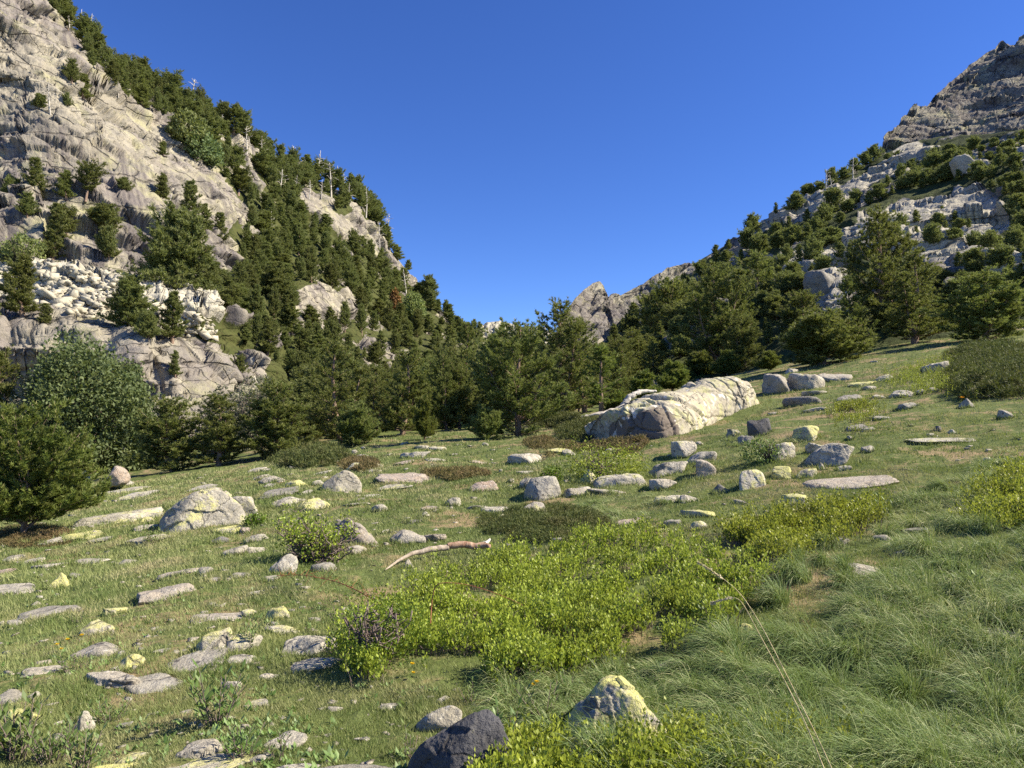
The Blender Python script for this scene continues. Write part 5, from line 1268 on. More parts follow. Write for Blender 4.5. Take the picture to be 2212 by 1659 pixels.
snags = [(143,30,0),(180,60,20),(186,70,28),(163,90,50),(242,210,182),(112,245,200),(215,75,40),(409,232,178),(404,225,192),(480,272,232),(493,288,255),(473,300,262),(530,345,290),(522,300,268),(560,345,310),
 (635,380,330),(660,375,345),(684,390,345),(705,400,370),(718,425,372),(737,410,372),(752,440,410),(745,420,385),(620,400,370),(600,420,380),(640,420,392),(790,470,425),(840,520,475),(832,500,470),(695,430,402),(665,430,400),(820,545,500),
 (875,640,600),(597,500,470),(690,620,600),(455,590,560),(350,470,430),(1846,390,355),(1790,430,385),(1802,425,392)]
si = []
for i, (x, yb, yt) in enumerate(snags):
    mt = 'right' if x > 1300 else 'left'; p, _, _ = on_mount(mt, x, yb); H = (yb - yt) / F * p[1]
    o = link('dead_tree', SN[i % 4]); o.location = p - [0, 0, .03 * H]; s_ = H / 8; s_ *= 1.5; o.scale = (s_ * 1.25, s_ * 1.25, s_); r_ = random.Random(i); o.rotation_euler = (r_.uniform(-.12, .12), r_.uniform(-.16, .16), r_.uniform(0, 6))
    lb = 'bleached branchless dead trunk among the pines of the left ridge'
    lb = {0: 'bleached dead trunk beside the highest trees at the top left', 5: 'white leaning dead trunk alone on the upper left cliff', 4: 'white dead trunk at the edge of the upper cliff', 12: 'big forked white dead tree standing clear on the left skyline',
          7: 'tallest bleached trunk against the sky on the left ridge', 32: 'grey dead trunk low on the right end of the left forest', 37: 'grey dead tree on the right skyline under the summit', 38: 'bleached dead pine on the right skyline, thicker one', 39: 'small dead pine beside the thicker one on the right skyline'}.get(i, lb)
    tag(o, lb, 'dead tree', 'bleached dead trees on the mountainsides')
    if lb.startswith('bleached branchless'): si.append((o, x, (yb + yt) / 2, yb - yt))
place_labels(si, LM_L + [(170, 60, 'the highest trees at the top left'), (480, 250, 'the skyline pines past the birch'), (690, 400, 'the middle of the skyline'), (750, 430, 'the right half of the skyline')], ['short bleached dead trunk', 'bleached dead trunk', 'tall bleached dead trunk'])

# ------------------------------------------------------------------ broadleaved shrubs
def leafy_mesh(seed, H, W, nclump, nleaf, lsize, open_=0.0, stemf=1.0, stems=9, flat_=0.0):
    rng = np.random.default_rng(seed); w = MB(); f = MB()
    for k in range(stems):
        a = rng.uniform(0, 6.28); q = np.linspace(0, 1, 7); rr_ = W * .42 * rng.uniform(.3, 1)
        p = np.stack([np.cos(a) * rr_ * q ** .8, np.sin(a) * rr_ * q ** .8, H * .85 * q * (1 - .35 * (rr_ / W * 2) ** 2)], 1); p[1:] += rng.normal(size=(6, 3)) * .03 * H
        w.tube(p, np.linspace(.022 * H, .006, 7), 4)
        for j in range(7):
            s = rng.integers(2, 6); d = unit(rng.normal(size=3) + [0, 0, .6]) * H * rng.uniform(.12, .3)
            w.tube([p[s], p[s] + d * .5 + rng.normal(size=3) * .02 * H, p[s] + d], [.008 * H ** .5, .006, .003], 3)
    C = []
    while len(C) < nclump:
        u = rng.uniform(-1, 1, 3); u[2] = rng.uniform(0, 1); r = math.sqrt(u[0] ** 2 + u[1] ** 2 + ((u[2] - .35) / .65) ** 2 if u[2] > .35 else u[0] ** 2 + u[1] ** 2 + ((.35 - u[2]) / .55) ** 2)
        if r > 1 or (rng.random() > r ** 1.2): continue
        C.append([u[0] * W / 2, u[1] * W / 2, u[2] * H])
    C = np.array(C); C += (fbm(C * (3 / W) + seed, 2, seed)[:, None] * unit(C - [0, 0, H * .3])) * W * .22
    B = np.repeat(C, nleaf, 0) + rng.normal(size=(nclump * nleaf, 3)) * (W * .035 + .02)
    D = unit(rng.normal(size=B.shape) + [0, 0, .5]); T = np.clip(np.repeat(rng.beta(2, 2.5, nclump), nleaf) + rng.uniform(-.15, .15, len(B)), 0, 1)
    f.add(*leaves(B, D, perp(D, rng), lsize * rng.uniform(.7, 1.3, (len(B), 1)), lsize * .28, T))
    return f, w
def shrub(name, label, cat, cx, yb, yt, w, seed, mat, nclump, nleaf, lpx, mount=None, wmat=None, sink=.02, **kw):
    if mount: p, _, _ = on_mount(mount, cx, yb)
    else: p = hit1(cx, yb)
    if kw.get('Y'): p = at(cx, yb, kw.pop('Y')); p[2] = mz(p[0], p[1])
    H = rays(cx, yt)[2] * p[1] + EYE[2] - p[2]; W = w / F * p[1]
    f, wd = leafy_mesh(seed, H, W, nclump, nleaf, lpx / F * p[1], **kw)
    e = bpy.data.objects.new(name, None); sc.collection.objects.link(e); e.location = p - [0, 0, sink * H]; tag(e, label, cat)
    link('foliage', f.mesh('foliage', mat), e); link('stem', wd.mesh('stem', wmat or TWIG, True), e); return e
shrub('willow', 'big round grey-green willow at the foot of the left cliff', 'willow', 185, 975, 738, 250, 301, WILLOW, 2600, 12, 9, Y=42, stems=14)
shrub('willow', 'pale silvery shrub at the left side of the big willow', 'shrub', 75, 960, 800, 110, 302, GREYLEAF, 700, 9, 8, Y=40, stems=10)
shrub('bare_shrub', 'brownish grey shrub with hardly any leaves in front of the rock stack', 'shrub', 562, 950, 805, 110, 303, GREYLEAF, 520, 8, 5, Y=48, stems=26)
shrub('willow', 'silvery low willow between the lower rock face and the meadow-edge pines', 'shrub', 490, 930, 838, 120, 304, GREYLEAF, 420, 9, 8, Y=50, stems=10)
shrub('birch', 'yellow-green birch in the forest below the left skyline', 'birch', 405, 315, 245, 80, 305, PALEBIRCH, 420, 10, 7, mount='left')
shrub('birch', 'pale birch on the right end of the left forest', 'birch', 893, 690, 635, 56, 306, PALEBIRCH, 300, 10, 6, mount='left')
shrub('birch', 'light green sapling on the cliff ledge above the scree', 'sapling', 45, 560, 505, 80, 307, PALEBIRCH, 150, 10, 7, mount='left')
shrub('birch', 'bright green thicket on the slope between cliff rim and forest', 'thicket', 440, 350, 290, 90, 308, WILLOW, 420, 10, 7, mount='left')
shrub('dead_pine', 'small rust-orange dead conifer in the left forest', 'dead pine', 856, 672, 624, 22, 309, RUSTY, 160, 9, 5, mount='left')
shrub('green_shrub', 'leafy light green shrub among the stones of the centre cluster', 'shrub', 1310, 1030, 958, 190, 310, BILB, 330, 9, 5.5, stems=14)
shrub('green_shrub', 'small dark leaved bush behind the blocky grey boulder of the centre cluster', 'shrub', 1190, 1052, 1005, 50, 311, BILB_D, 160, 9, 5)
shrub('green_shrub', 'bright low leafy bush at the foot of the right pines', 'shrub', 2120, 650, 608, 110, 312, BILB, 260, 9, 7, mount='right')
shrub('green_shrub', 'small leafy sprig beside the ridged boulder in the left meadow', 'shrub', 548, 1135, 1112, 50, 313, BILB_D, 60, 9, 6)
shrub('green_shrub', 'weeds tucked between the black-faced slab and the lichen rocks', 'shrub', 1650, 1000, 945, 80, 314, HERB, 160, 8, 6)
# thorny, nearly leafless shrub
pt = hit1(680, 1215); rng = np.random.default_rng(9); wd = MB(); lf = MB(); S = pt[1] / F
tips = []
for k in range(85):
    a = rng.uniform(0, 6.28); L = rng.uniform(45, 105) * S; q = np.linspace(0, 1, 8); el = rng.uniform(.25, 1.15)
    p = np.stack([np.cos(a) * np.cos(el) * q + rng.uniform(-.12, .12), np.sin(a) * np.cos(el) * q, np.sin(el) * q ** .8], 1) * L
    p[:, 0] += rng.uniform(-28, 40) * S; p[2:] += np.cumsum(rng.normal(size=(6, 3)) * .035 * L, 0)
    wd.tube(p, np.linspace(2.4, .7, 8) * S, 4)
    for j in range(5):
        s = rng.integers(3, 8); d = unit(rng.normal(size=3) + [0, 0, .5]) * L * rng.uniform(.12, .35); e_ = p[s] + d
        wd.tube([p[s], p[s] + d * .5 + rng.normal(size=3) * .02 * L, e_], [1.1 * S, .8 * S, .4 * S], 3); tips.append(e_)
tips = np.array(tips); tips = tips[(tips[:, 2] > 48 * S) | (rng.random(len(tips)) < .25)]; B = np.repeat(tips, 9, 0) + rng.normal(size=(len(tips) * 9, 3)) * 6 * S; D = unit(rng.normal(size=B.shape) + [0, 0, .4])
lf.add(*leaves(B, D, perp(D, rng), 7.5 * S * rng.uniform(.7, 1.3, (len(B), 1)), 2.2 * S, rng.random(len(B))))
e = bpy.data.objects.new('thorny_shrub', None); sc.collection.objects.link(e); e.location = pt
tag(e, 'thorny shrub of bare tangled grey twigs, leafy only at the top, by the brown boulder', 'shrub')
link('branches', wd.mesh('branches', TWIG, True), e); link('foliage', lf.mesh('foliage', BILB, False), e)

# ------------------------------------------------------------------ dead wood
def wood_piece(name, label, cat, pts, rads, mat, seed=0, k=10, sub=10, rough=.2):
    """knotty trunk through given points"""
    pts = np.array(pts, float); n = (len(pts) - 1) * sub + 1; s = np.linspace(0, len(pts) - 1, n)
    P = np.stack([blur(np.interp(s, range(len(pts)), pts[:, i]), sub // 2, 0) for i in range(3)], 1); r = np.interp(s, range(len(pts)), rads)
    P += np.stack([fbm(P * 6 + 5 * i, 3, seed + i) for i in range(3)], 1) * r[:, None] * .5
    m = MB(); m.tube(P, r, k); V = np.vstack(m.V)
    ctr = np.vstack([np.repeat(P, k, 0), P[-1:]])
    V = V + unit(V - ctr + 1e-6) * (fbm(V * 14, 4, seed) * rough * r.mean())[:, None]
    o = link(name, mesh_np(name, V, np.vstack(m.F), mat, True)); 
    if label: tag(o, label, cat)
    return o
g = lambda x, y, up: hit1(x, y) + np.array([0, 0, up])
pa = [g(828, 1236, .01), g(862, 1220, .06), g(893, 1212, .10), g(930, 1205, .10)]
lg = bpy.data.objects.new('fallen_log', None); sc.collection.objects.link(lg)
tag(lg, 'bleached curved log lying in the grass behind the bilberries, broken reddish at its thick end', 'log')
a = wood_piece('bleached_end', None, None, pa + [g(970, 1199, .11)], [.008, .016, .028, .036, .040], LOGWOOD, 3); a.parent = lg
b_ = wood_piece('rotten_end', None, None, [g(965, 1200, .115), g(1000, 1196, .12), g(1035, 1197, .11), g(1062, 1198, .10)], [.040, .044, .044, .030], REDWOOD, 4, rough=.35); b_.parent = lg
b2 = wood_piece('stub', None, None, [g(1048, 1196, .12), g(1060, 1192, .17)], [.03, .015], GREYWOOD, 5); b2.parent = lg
q = hit1(1345, 905); kk = q[1] / F
o = wood_piece('fallen_tree', 'silvery dead trunk lying up the left side of the great outcrop', 'dead trunk',
   [q + np.array(v) * kk for v in [(-95, -5, 3), (-40, 0, 12), (0, 20, 22), (22, 30, 50), (45, 45, 62), (90, 60, 62)]], [.05, .13, .17, .16, .13, .05], GREYWOOD, 6, rough=.5)
q = hit1(1528, 815); kk = q[1] / F
sg = bpy.data.objects.new('dead_snag', None); sc.collection.objects.link(sg); tag(sg, 'small silver snag with one side branch behind the great outcrop', 'dead snag')
a = wood_piece('trunk', None, None, [q + np.array(v) * kk for v in [(0, 0, -4), (-2, 0, 14), (-6, 0, 26), (-4, 0, 36)]], [.14, .12, .08, .03], GREYWOOD, 7, k=6); a.parent = sg
a = wood_piece('branch', None, None, [q + np.array(v) * kk for v in [(0, 0, 10), (10, 0, 9), (26, 0, 14)]], [.07, .05, .02], GREYWOOD, 8, k=5); a.parent = sg
print('shrubs, wood', time.time() - T0)

# ------------------------------------------------------------------ turf
LONGP = [(1480,1520),(1440,1430),(1560,1370),(1650,1290),(1700,1210),(1830,1170),(1960,1090),(2060,1050),(2140,1080),(2330,1080),(2500,1700),(1300,1750),(1250,1560)]
BIL = {
 'main': [(750,1475),(735,1420),(770,1390),(850,1320),(900,1268),(1010,1235),(1090,1215),(1200,1188),(1300,1165),(1370,1150),(1440,1180),(1540,1195),(1620,1215),(1655,1270),(1590,1330),(1560,1370),(1470,1410),(1330,1435),(1180,1470),(1080,1480),(980,1490),(870,1480)],
 'right': [(1560,1195),(1585,1150),(1650,1125),(1730,1120),(1820,1105),(1900,1098),(1905,1125),(1840,1160),(1760,1190),(1700,1215),(1640,1225)],
 'edge': [(2070,1120),(2120,1080),(2180,1030),(2300,1020),(2300,1180),(2150,1150)],
 'near': [(940,1760),(1000,1700),(1060,1640),(1130,1600),(1210,1635),(1320,1660),(1430,1650),(1450,1590),(1520,1575),(1580,1620),(1600,1700),(1640,1900),(940,1900)],
 'corner': [(1640,1700),(1650,1650),(1700,1620),(1800,1640),(1930,1680),(1940,1900),(1640,1900)],
 'high': [(1915,838),(1930,805),(1990,790),(2060,775),(2110,800),(2090,832),(2030,845)],
 'tiny': [(1800,905),(1815,885),(1870,882),(1890,900),(1840,912)]}
def pick(poly, n, seed):
    rng = np.random.default_rng(seed); poly = np.array(poly, float); lo, hi = poly.min(0), poly.max(0); out = []
    while sum(len(o) for o in out) < n:
        q = rng.uniform(lo, hi, (n * 2, 2)); q = q[inpoly(q[:, 0], q[:, 1], poly)]; out.append(q)
    return np.vstack(out)[:n]
def turf(n, seed, y0, y1, hpx, hmin, hmax):
    rng = np.random.default_rng(seed); q = np.stack([rng.uniform(-60, 2272, n), rng.uniform(y0, y1, n)], 1)
    top = np.interp(q[:, 0], [0, 300, 560, 760, 1100, 1300, 1500, 1700, 1900, 2212], [1060, 1040, 1000, 945, 925, 890, 830, 770, 735, 700])
    q = q[q[:, 1] > top]
    P = hitfast(q[:, 0], q[:, 1]); P[:, :2] += rng.normal(size=(len(P), 2)) * (.01 + .004 * P[:, 1:2]); P[:, 2] = mz(P[:, 0], P[:, 1])
    # tufted cover: bare and dry places have fewer blades
    cov = fbm(P * np.array([1.1, 1.1, 0]), 4, 91, .6); keep = (cov + rng.uniform(-.45, .5, len(P))) > -.22
    P, q = P[keep], q[keep]; m = ~keepout(P, .80); P, q = P[m], q[m]
    big = np.zeros(len(P), bool)
    for k in ('main', 'near', 'right'): big |= inpoly(q[:, 0], q[:, 1] , BIL[k]) 
    m = ~big | (rng.random(len(P)) < .25); P, q = P[m], q[m]
    Y = P[:, 1:2]; L = np.clip(hpx / F * Y, hmin, hmax) * rng.uniform(.45, 1.35, (len(P), 1)) * (1 + .45 * fbm(P * np.array([2.2, 2.2, 0]), 3, 92)[:, None])
    tilt = fbm(P * np.array([3, 3, 0]), 2, 93); a = rng.uniform(0, 6.28, len(P))
    D = unit(np.stack([np.cos(a) * .55 - .25 + tilt * .3, np.sin(a) * .55 - .12, np.ones(len(P))], 1))
    dry = fbm(P * np.array([.9, .9, 0]), 4, 94, .6); T = np.clip(.42 + .9 * dry + rng.normal(size=len(P)) * .18 + (rng.random(len(P)) < .06) * .8, 0, 1.25)
    side = unit(np.stack([D[:, 1] * 0 + 1, -P[:, 0] / P[:, 1], 0 * a], 1) + rng.normal(size=(len(P), 3)) * .5)
    w = np.clip(.00055 * Y, .0016, .03) * rng.uniform(.6, 1.3, (len(P), 1))
    return tris(P - [0, 0, .005], D, side, L, w, T)
tb_ = MB()
for args in [(260000, 1, 1180, 1760, 12, .02, .07), (180000, 2, 1000, 1240, 7, .03, .09), (150000, 3, 700, 1080, 6, .04, .14), (190000, 4, 1400, 1800, 15, .02, .075), (60000, 14, 930, 1160, 5, .03, .10)]:
    tb_.add(*turf(*args))
# grass collars round the stones
rng = np.random.default_rng(71); CB = []
for r in ROCKS:
    if r['mount']: continue
    n = int(np.clip(r['w'] * 5, 30, 420)); a = rng.uniform(0, 6.28, n); k = rng.uniform(.80, 1.12, n); u = unit(np.array([r['pos'][0], r['pos'][1]])); c = r['pos']
    x = np.cos(a) * k * r['W'] / 2; y = np.sin(a) * k * r['D'] / 2; front = (y < 0) | (rng.random(n) < .3); x, y = x[front], y[front]
    CB.append(np.stack([c[0] + x * u[1] + y * u[0], c[1] - x * u[0] + y * u[1], 0 * x], 1))
CB = np.vstack(CB); CB[:, 2] = mz(CB[:, 0], CB[:, 1]) - .01; n = len(CB); D = unit(rng.normal(size=(n, 3)) * .4 + [-.1, 0, 1])
tb_.add(*tris(CB, D, perp(D, rng), np.clip(13 / F * CB[:, 1:2], .03, .12) * rng.uniform(.5, 1.4, (n, 1)), np.clip(.0006 * CB[:, 1:2], .002, .03), np.clip(.35 + rng.normal(size=n) * .25, 0, 1.1)))
tag(link('meadow_grass', tb_.mesh('meadow_grass', TURF)), 'short alpine turf covering the meadow between the stones', 'grass', kind='stuff')
print('turf', time.time() - T0)
# little broad-leaved weeds in the turf
rng = np.random.default_rng(808); n = 2600; q = np.stack([rng.uniform(-20, 1500, n), 1180 + 560 * rng.random(n) ** .8], 1); q = q[~inpoly(q[:, 0], q[:, 1], BIL['main']) | (rng.random(n) < .05)]
P = hitfast(q[:, 0], q[:, 1]); cl = fbm(P * np.array([1.6, 1.6, 0]), 3, 77); P = P[(cl > .02) & ~keepout(P, .95)]; n = len(P); nl = 7; B = np.repeat(P, nl, 0) + rng.normal(size=(n * nl, 3)) * np.array([.012, .012, .004]); a = rng.uniform(0, 6.28, n * nl)
D = unit(np.stack([np.cos(a), np.sin(a), rng.uniform(.3, 1.6, n * nl)], 1)); l_ = np.repeat(rng.uniform(.018, .05, n), nl)[:, None] * rng.uniform(.6, 1.2, (n * nl, 1)); wm = MB()
wm.add(*leaves(B, D, unit(np.cross(D, [0, 0, 1.0])), l_, l_ * .2, np.repeat(rng.random(n), nl), .15))
tag(link('meadow_weeds', wm.mesh('meadow_weeds', HERB)), 'small broad-leaved weeds scattered through the near turf', 'weeds', kind='stuff')
# long grass: arching blades in tussocks, combed to the left
def arcs(B, D, L, droop, width, tint, rng, seg=4):
    n = len(B); q = np.linspace(0, 1, seg + 1); down = np.array([0, 0, -1.0])
    C = B[:, None, :] + D[:, None, :] * (L[:, None, None] * q[None, :, None]) + down * (droop * L)[:, None, None] * (q ** 2.2)[None, :, None]
    side = unit(np.cross(D, [0, 0, 1.0]) + rng.normal(size=D.shape) * .25); w = width[:, None, None] * (1 - q ** 1.5 * .9)[None, :, None]
    V = np.concatenate([C - side[:, None, :] * w, C + side[:, None, :] * w], 2).reshape(n, (seg + 1) * 2, 3)
    i = np.arange(n)[:, None] * (seg + 1) * 2; Fc = []
    for k in range(seg):
        a = 2 * k; Fc += [i + np.array([[a, a + 1, a + 3]]), i + np.array([[a, a + 3, a + 2]])]
    return V.reshape(-1, 3), np.concatenate(Fc), np.repeat(tint, (seg + 1) * 2)
def tussocks(poly, n, per, seed, mb, Lpx=(.22, .42), dryf=.2, lean=(-.5, -.25)):
    rng = np.random.default_rng(seed); c = pick(poly, n, seed); C = hitfast(c[:, 0], c[:, 1]); r = rng.uniform(.05, .12, n)
    a = rng.uniform(0, 6.28, n * per); rr_ = np.sqrt(rng.random(n * per)) * np.repeat(r, per)
    off = np.stack([np.cos(a) * rr_, np.sin(a) * rr_, 0 * a], 1); B = np.repeat(C, per, 0) + off; B[:, 2] = mz(B[:, 0], B[:, 1]) - .01 + np.repeat(rng.uniform(0, .10, n), per) * (per > 100) * (1 - rr_ / np.repeat(r, per))
    k = ~keepout(B, .8); size = np.repeat(rng.uniform(*Lpx, n), per); l_ = np.repeat(rng.normal(size=(n, 2)) * .22 + np.array(lean), per, 0)
    D = unit(np.stack([off[:, 0] * 7 + l_[:, 0] + rng.normal(size=n * per) * .2, off[:, 1] * 7 + l_[:, 1] + rng.normal(size=n * per) * .2, np.full(n * per, 1.0)], 1))
    L = size * rng.uniform(.5, 1.15, n * per); dr = rng.uniform(.35, .95, n * per)
    T = np.clip(rng.beta(1.3, 4, n * per) + (rng.random(n * per) < dryf * np.repeat(rng.uniform(.2, 1.8, n), per)) * rng.uniform(.5, 1.1, n * per), 0, 1.4)
    wd = .0010 + .0004 * rng.random(n * per) + .00013 * B[:, 1]
    mb.add(*arcs(B[k], D[k], L[k], dr[k], wd[k], T[k], rng))
lg_ = MB()
tussocks(LONGP, 230, 420, 21, lg_, (.24, .46), .10)
tussocks(LONGP, 500, 40, 28, lg_, (.10, .22), .3)
tussocks([(1850,1330),(2050,1290),(2212,1300),(2212,1440),(2000,1460),(1850,1430)], 46, 300, 22, lg_, (.28, .44), .25)
tussocks([(1700,1660),(2000,1560),(2300,1560),(2300,1900),(1700,1900)], 120, 160, 23, lg_, (.22, .38), .2)
tussocks([(1050,1480),(1500,1440),(1560,1520),(1500,1600),(1200,1620),(1080,1560)], 110, 110, 24, lg_, (.14, .26), .12)
tussocks([(1250,1090),(1350,1020),(1500,1050),(1420,1110),(1300,1140)], 26, 90, 25, lg_, (.25, .40), .25)
tussocks([(1560,960),(1760,920),(1720,970),(1600,1000)], 40, 60, 26, lg_, (.3, .5), .6)
tussocks([(1900,1100),(2212,960),(2212,1100),(1950,1180)], 120, 90, 27, lg_, (.2, .4), .3)
tag(link('long_grass', lg_.mesh('long_grass', LONGG)), 'long arching grass tussocks combed to the left over the near right slope', 'long grass', kind='stuff')
st_ = MB()
tussocks([(1850,1450),(2120,1440),(2130,1480),(1900,1500)], 26, 60, 31, st_, (.10, .22), 1.0, (-.2, -.9)); tussocks([(1680,1560),(1790,1560),(1800,1630),(1700,1640)], 14, 50, 32, st_, (.1, .2), 1.0, (-.3, -.8))
for i in range(len(st_.T)): st_.T[i] = st_.T[i] * .3 + .95
tag(link('dry_straw', st_.mesh('dry_straw', plant_material('straw_blades', [(.30, .24, .11), (.55, .46, .26)], .2))), 'bleached dead straw under the tussocks in the near right corner', 'straw', kind='stuff')
print('long grass', time.time() - T0)

# pebbles and chips between the stones
rg = np.random.default_rng(606); n = 2600; q = np.stack([rg.uniform(-20, 2230, n), 960 + 740 * rg.random(n) ** .9], 1)
top = np.interp(q[:, 0], [0, 300, 560, 760, 1100, 1300, 1500, 1700, 1900, 2212], [1160, 1060, 1000, 975, 950, 980, 950, 860, 800, 760])
m = (q[:, 1] > top) & ((q[:, 0] < 1400) | (rg.random(n) < .35)) & ~inpoly(q[:, 0], q[:, 1], BIL['main']) & ~inpoly(q[:, 0], q[:, 1], LONGP) & ~inpoly(q[:, 0], q[:, 1], BIL['near'])
q = q[m]; P = hitfast(q[:, 0], q[:, 1]); pb = MB(); U2, F2 = ico(1)
for p in P:
    s_ = (2.2 + 8.5 * rg.random() ** 2) / F * p[1] * (1 + .4 * (p[1] < 8)); V, F2 = HULLS[int(rg.integers(28))]; a = rg.uniform(0, 6.28); V = V * s_ * np.array([rg.uniform(.8, 1.3), rg.uniform(.7, 1.2), rg.uniform(.5, .9)])
    V = V @ np.array([[math.cos(a), math.sin(a), 0], [-math.sin(a), math.cos(a), 0], [0, 0, 1]]); pb.add(V + p + [0, 0, s_ * .06], F2)
po = link('pebbles', pb.mesh('pebbles', ROCK)); po.color = (.25, .05, .1, 1)
tag(po, 'chips and pebbles strewn through the turf', 'pebbles', kind='stuff')
# ------------------------------------------------------------------ bilberry and other low shrubs
def bilberry(name, key, label, nspr, hgt, leaf, mat, seed, gap=-.16, nleaf=13):
    rng = np.random.default_rng(seed); q = pick(BIL[key], nspr, seed) + rng.normal(size=(nspr, 2)) * np.array([16, 9]); P = hitfast(q[:, 0], q[:, 1])
    cov = fbm(P * np.array([3.4, 3.4, 0]) + 3, 3, 95, .62); k = (cov > gap + rng.uniform(-.05, .05, len(P))) & ~keepout(P, .75); P, cov = P[k], cov[k]; n = len(P)
    mound = np.clip((cov - gap) * 1.7, 0.1, 1.0); H = hgt * (.45 + .65 * mound) * rng.uniform(.72, 1.15, n)
    lean = rng.normal(size=(n, 2)) * .22; D = unit(np.stack([lean[:, 0], lean[:, 1], np.ones(n)], 1))
    w = np.clip(.0004 * P[:, 1:2], .0012, .006)
    V, Fc, T = tris(P, D, perp(D, rng), H[:, None], w, np.full(n, .1)); 
    fl = MB(); tt2 = rng.beta(2.2, 2.0, n)
    for j in range(nleaf):
        f = .30 + .70 * (j + rng.random(n)) / nleaf; a = rng.uniform(0, 6.28, n)
        out = np.stack([np.cos(a), np.sin(a), 0 * a], 1); B = P + D * (H * f)[:, None] + out * (H * .12 * rng.random(n))[:, None]
        d = unit(D * rng.uniform(.9, 1.9, (n, 1)) + out * .7 + rng.normal(size=(n, 3)) * .15)
        l_ = leaf * rng.uniform(.65, 1.25, (n, 1)) * (1.1 - .25 * f[:, None]) * np.clip(P[:, 1:2] / 5, 1, 2.6) ** .5
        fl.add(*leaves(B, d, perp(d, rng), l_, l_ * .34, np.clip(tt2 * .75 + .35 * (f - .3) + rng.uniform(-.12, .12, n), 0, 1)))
    e = bpy.data.objects.new(name, None); sc.collection.objects.link(e); c = P.mean(0); c[2] = mz(c[0], c[1]); e.location = c
    tag(e, label, 'bilberry bush')
    fo = MB(); fo.V = [np.vstack(fl.V) - c]; fo.F = fl.F; fo.T = fl.T; fo.F = [np.vstack(fl.F)]; fo.T = [np.concatenate(fl.T)]
    link('foliage', fo.mesh('foliage', mat), e); link('twigwork', mesh_np('twigwork', V - c, Fc, TWIG, False, {'tint': T}), e)
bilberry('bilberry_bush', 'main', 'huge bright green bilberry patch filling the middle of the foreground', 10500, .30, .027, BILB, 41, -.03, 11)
bilberry('bilberry_bush', 'right', 'bilberry patch stretching to the right behind the huge one', 3400, .28, .027, BILB, 42, -.12, 11)
bilberry('bilberry_bush', 'edge', 'bilberry clump in the long grass at the right edge', 2000, .32, .027, BILB, 43, -.2, 11)
bilberry('bilberry_bush', 'near', 'glossy bilberries in front of the yellow foreground boulder', 1900, .17, .024, BILB, 44, -.15, 13)
bilberry('bilberry_bush', 'corner', 'bilberry sprigs at the bottom under the long grass stalk', 1100, .16, .024, BILB, 45, -.2, 13)
bilberry('bilberry_bush', 'high', 'bilberry bushes round the pale square slab high on the right meadow', 2400, .45, .030, BILB, 46, -.15, 9)
bilberry('bilberry_bush', 'tiny', 'small bright green patch above the almost black boulder', 900, .30, .028, BILB, 47, -.3, 9)
def cushion(name, label, cat, cx, yb, w, dpx, hpx, mat, seed, n=2600, needle=5.0, arms=False):
    """low mat of twiggy needles: ellipse on the ground, width w, ground extent dpx and height hpx in picture pixels"""
    rng = np.random.default_rng(seed); a = rng.uniform(0, 6.28, n); r = np.sqrt(rng.random(n))
    q = np.stack([cx + np.cos(a) * r * w / 2, yb - dpx / 2 + np.sin(a) * r * dpx / 2], 1); P = hitfast(q[:, 0], q[:, 1]); s = np.median(P[:, 1]) / F
    no = fbm(P * np.array([1.0, 1.0, 0]) / (s * 34) , 4, seed, .7) * 1.25; H = hpx * s * np.sqrt(np.clip(1 - r ** 2.2, 0, 1)) * (.75 + .8 * no) + hpx * s * .06
    k = ~keepout(P, .8) & (no > -.30); P, H, n = P[k], H[k], int(k.sum())
    B = P.copy(); B[:, 2] += H * rng.uniform(.35, 1.05, n); nd = 7; B = np.repeat(B, nd, 0) + rng.normal(size=(n * nd, 3)) * 2.2 * s
    D = unit(rng.normal(size=B.shape) * .8 + np.array([-.25, 0, .75])); T = np.clip(np.repeat(rng.beta(1.8, 2.6, n), nd) + rng.uniform(-.15, .15, n * nd), 0, 1)
    m = MB(); c = P.mean(0); L = needle * s * rng.uniform(.7, 1.5, (len(B), 1)); m.add(*tris(B - c, D, perp(D, rng), L, .8 * s, T))
    tw = MB(); k = rng.random(n) < .2; d2 = unit(rng.normal(size=(int(k.sum()), 3)) * .6 + [-.3, 0, .8])
    tw.add(*tris(P[k] - c, d2, perp(d2, rng), H[k][:, None] * 1.1, .7 * s, np.zeros(int(k.sum()))))
    e = bpy.data.objects.new(name, None); sc.collection.objects.link(e); e.location = c; tag(e, label, cat)
    link('foliage', m.mesh('foliage', mat), e)
cushion('juniper', 'flat dark juniper mat below the centre cluster of stones', 'juniper', 1175, 1175, 290, 85, 16, JUNIPER, 61, 5200)
cushion('juniper', 'dark spreading juniper at the right edge above the meadow', 'juniper', 2150, 862, 220, 85, 48, JUNIPER, 62, 6500, 7)
cushion('juniper', 'upper juniper carpet behind the spreading one at the right edge', 'juniper', 2140, 790, 200, 40, 26, JUNIPER, 63, 3000, 7)
cushion('juniper', 'juniper beard hanging left of the dark foot of the great outcrop', 'juniper', 1275, 955, 150, 40, 26, JUNIPER, 64, 3000)
cushion('juniper', 'brown-green juniper slope at the left end of the meadow edge', 'juniper', 660, 1012, 190, 50, 24, JUNIPER, 65, 3600)
cushion('heather', 'brown heather hump in front of the great outcrop', 'heather', 1325, 985, 150, 36, 20, HEATHER, 66, 3000)
cushion('heather', 'brown heather beside the whitish and dark-ended stones of the mid meadow', 'heather', 1215, 985, 80, 24, 12, HEATHER, 67, 1500)
cushion('heather', 'reddish heather strip behind the long pinkish rock', 'heather', 985, 1034, 150, 20, 10, HEATHER, 68, 1800)
cushion('heather', 'small heather tuft at the foot of the large centre pine', 'heather', 1165, 968, 70, 20, 10, HEATHER, 69, 1200)
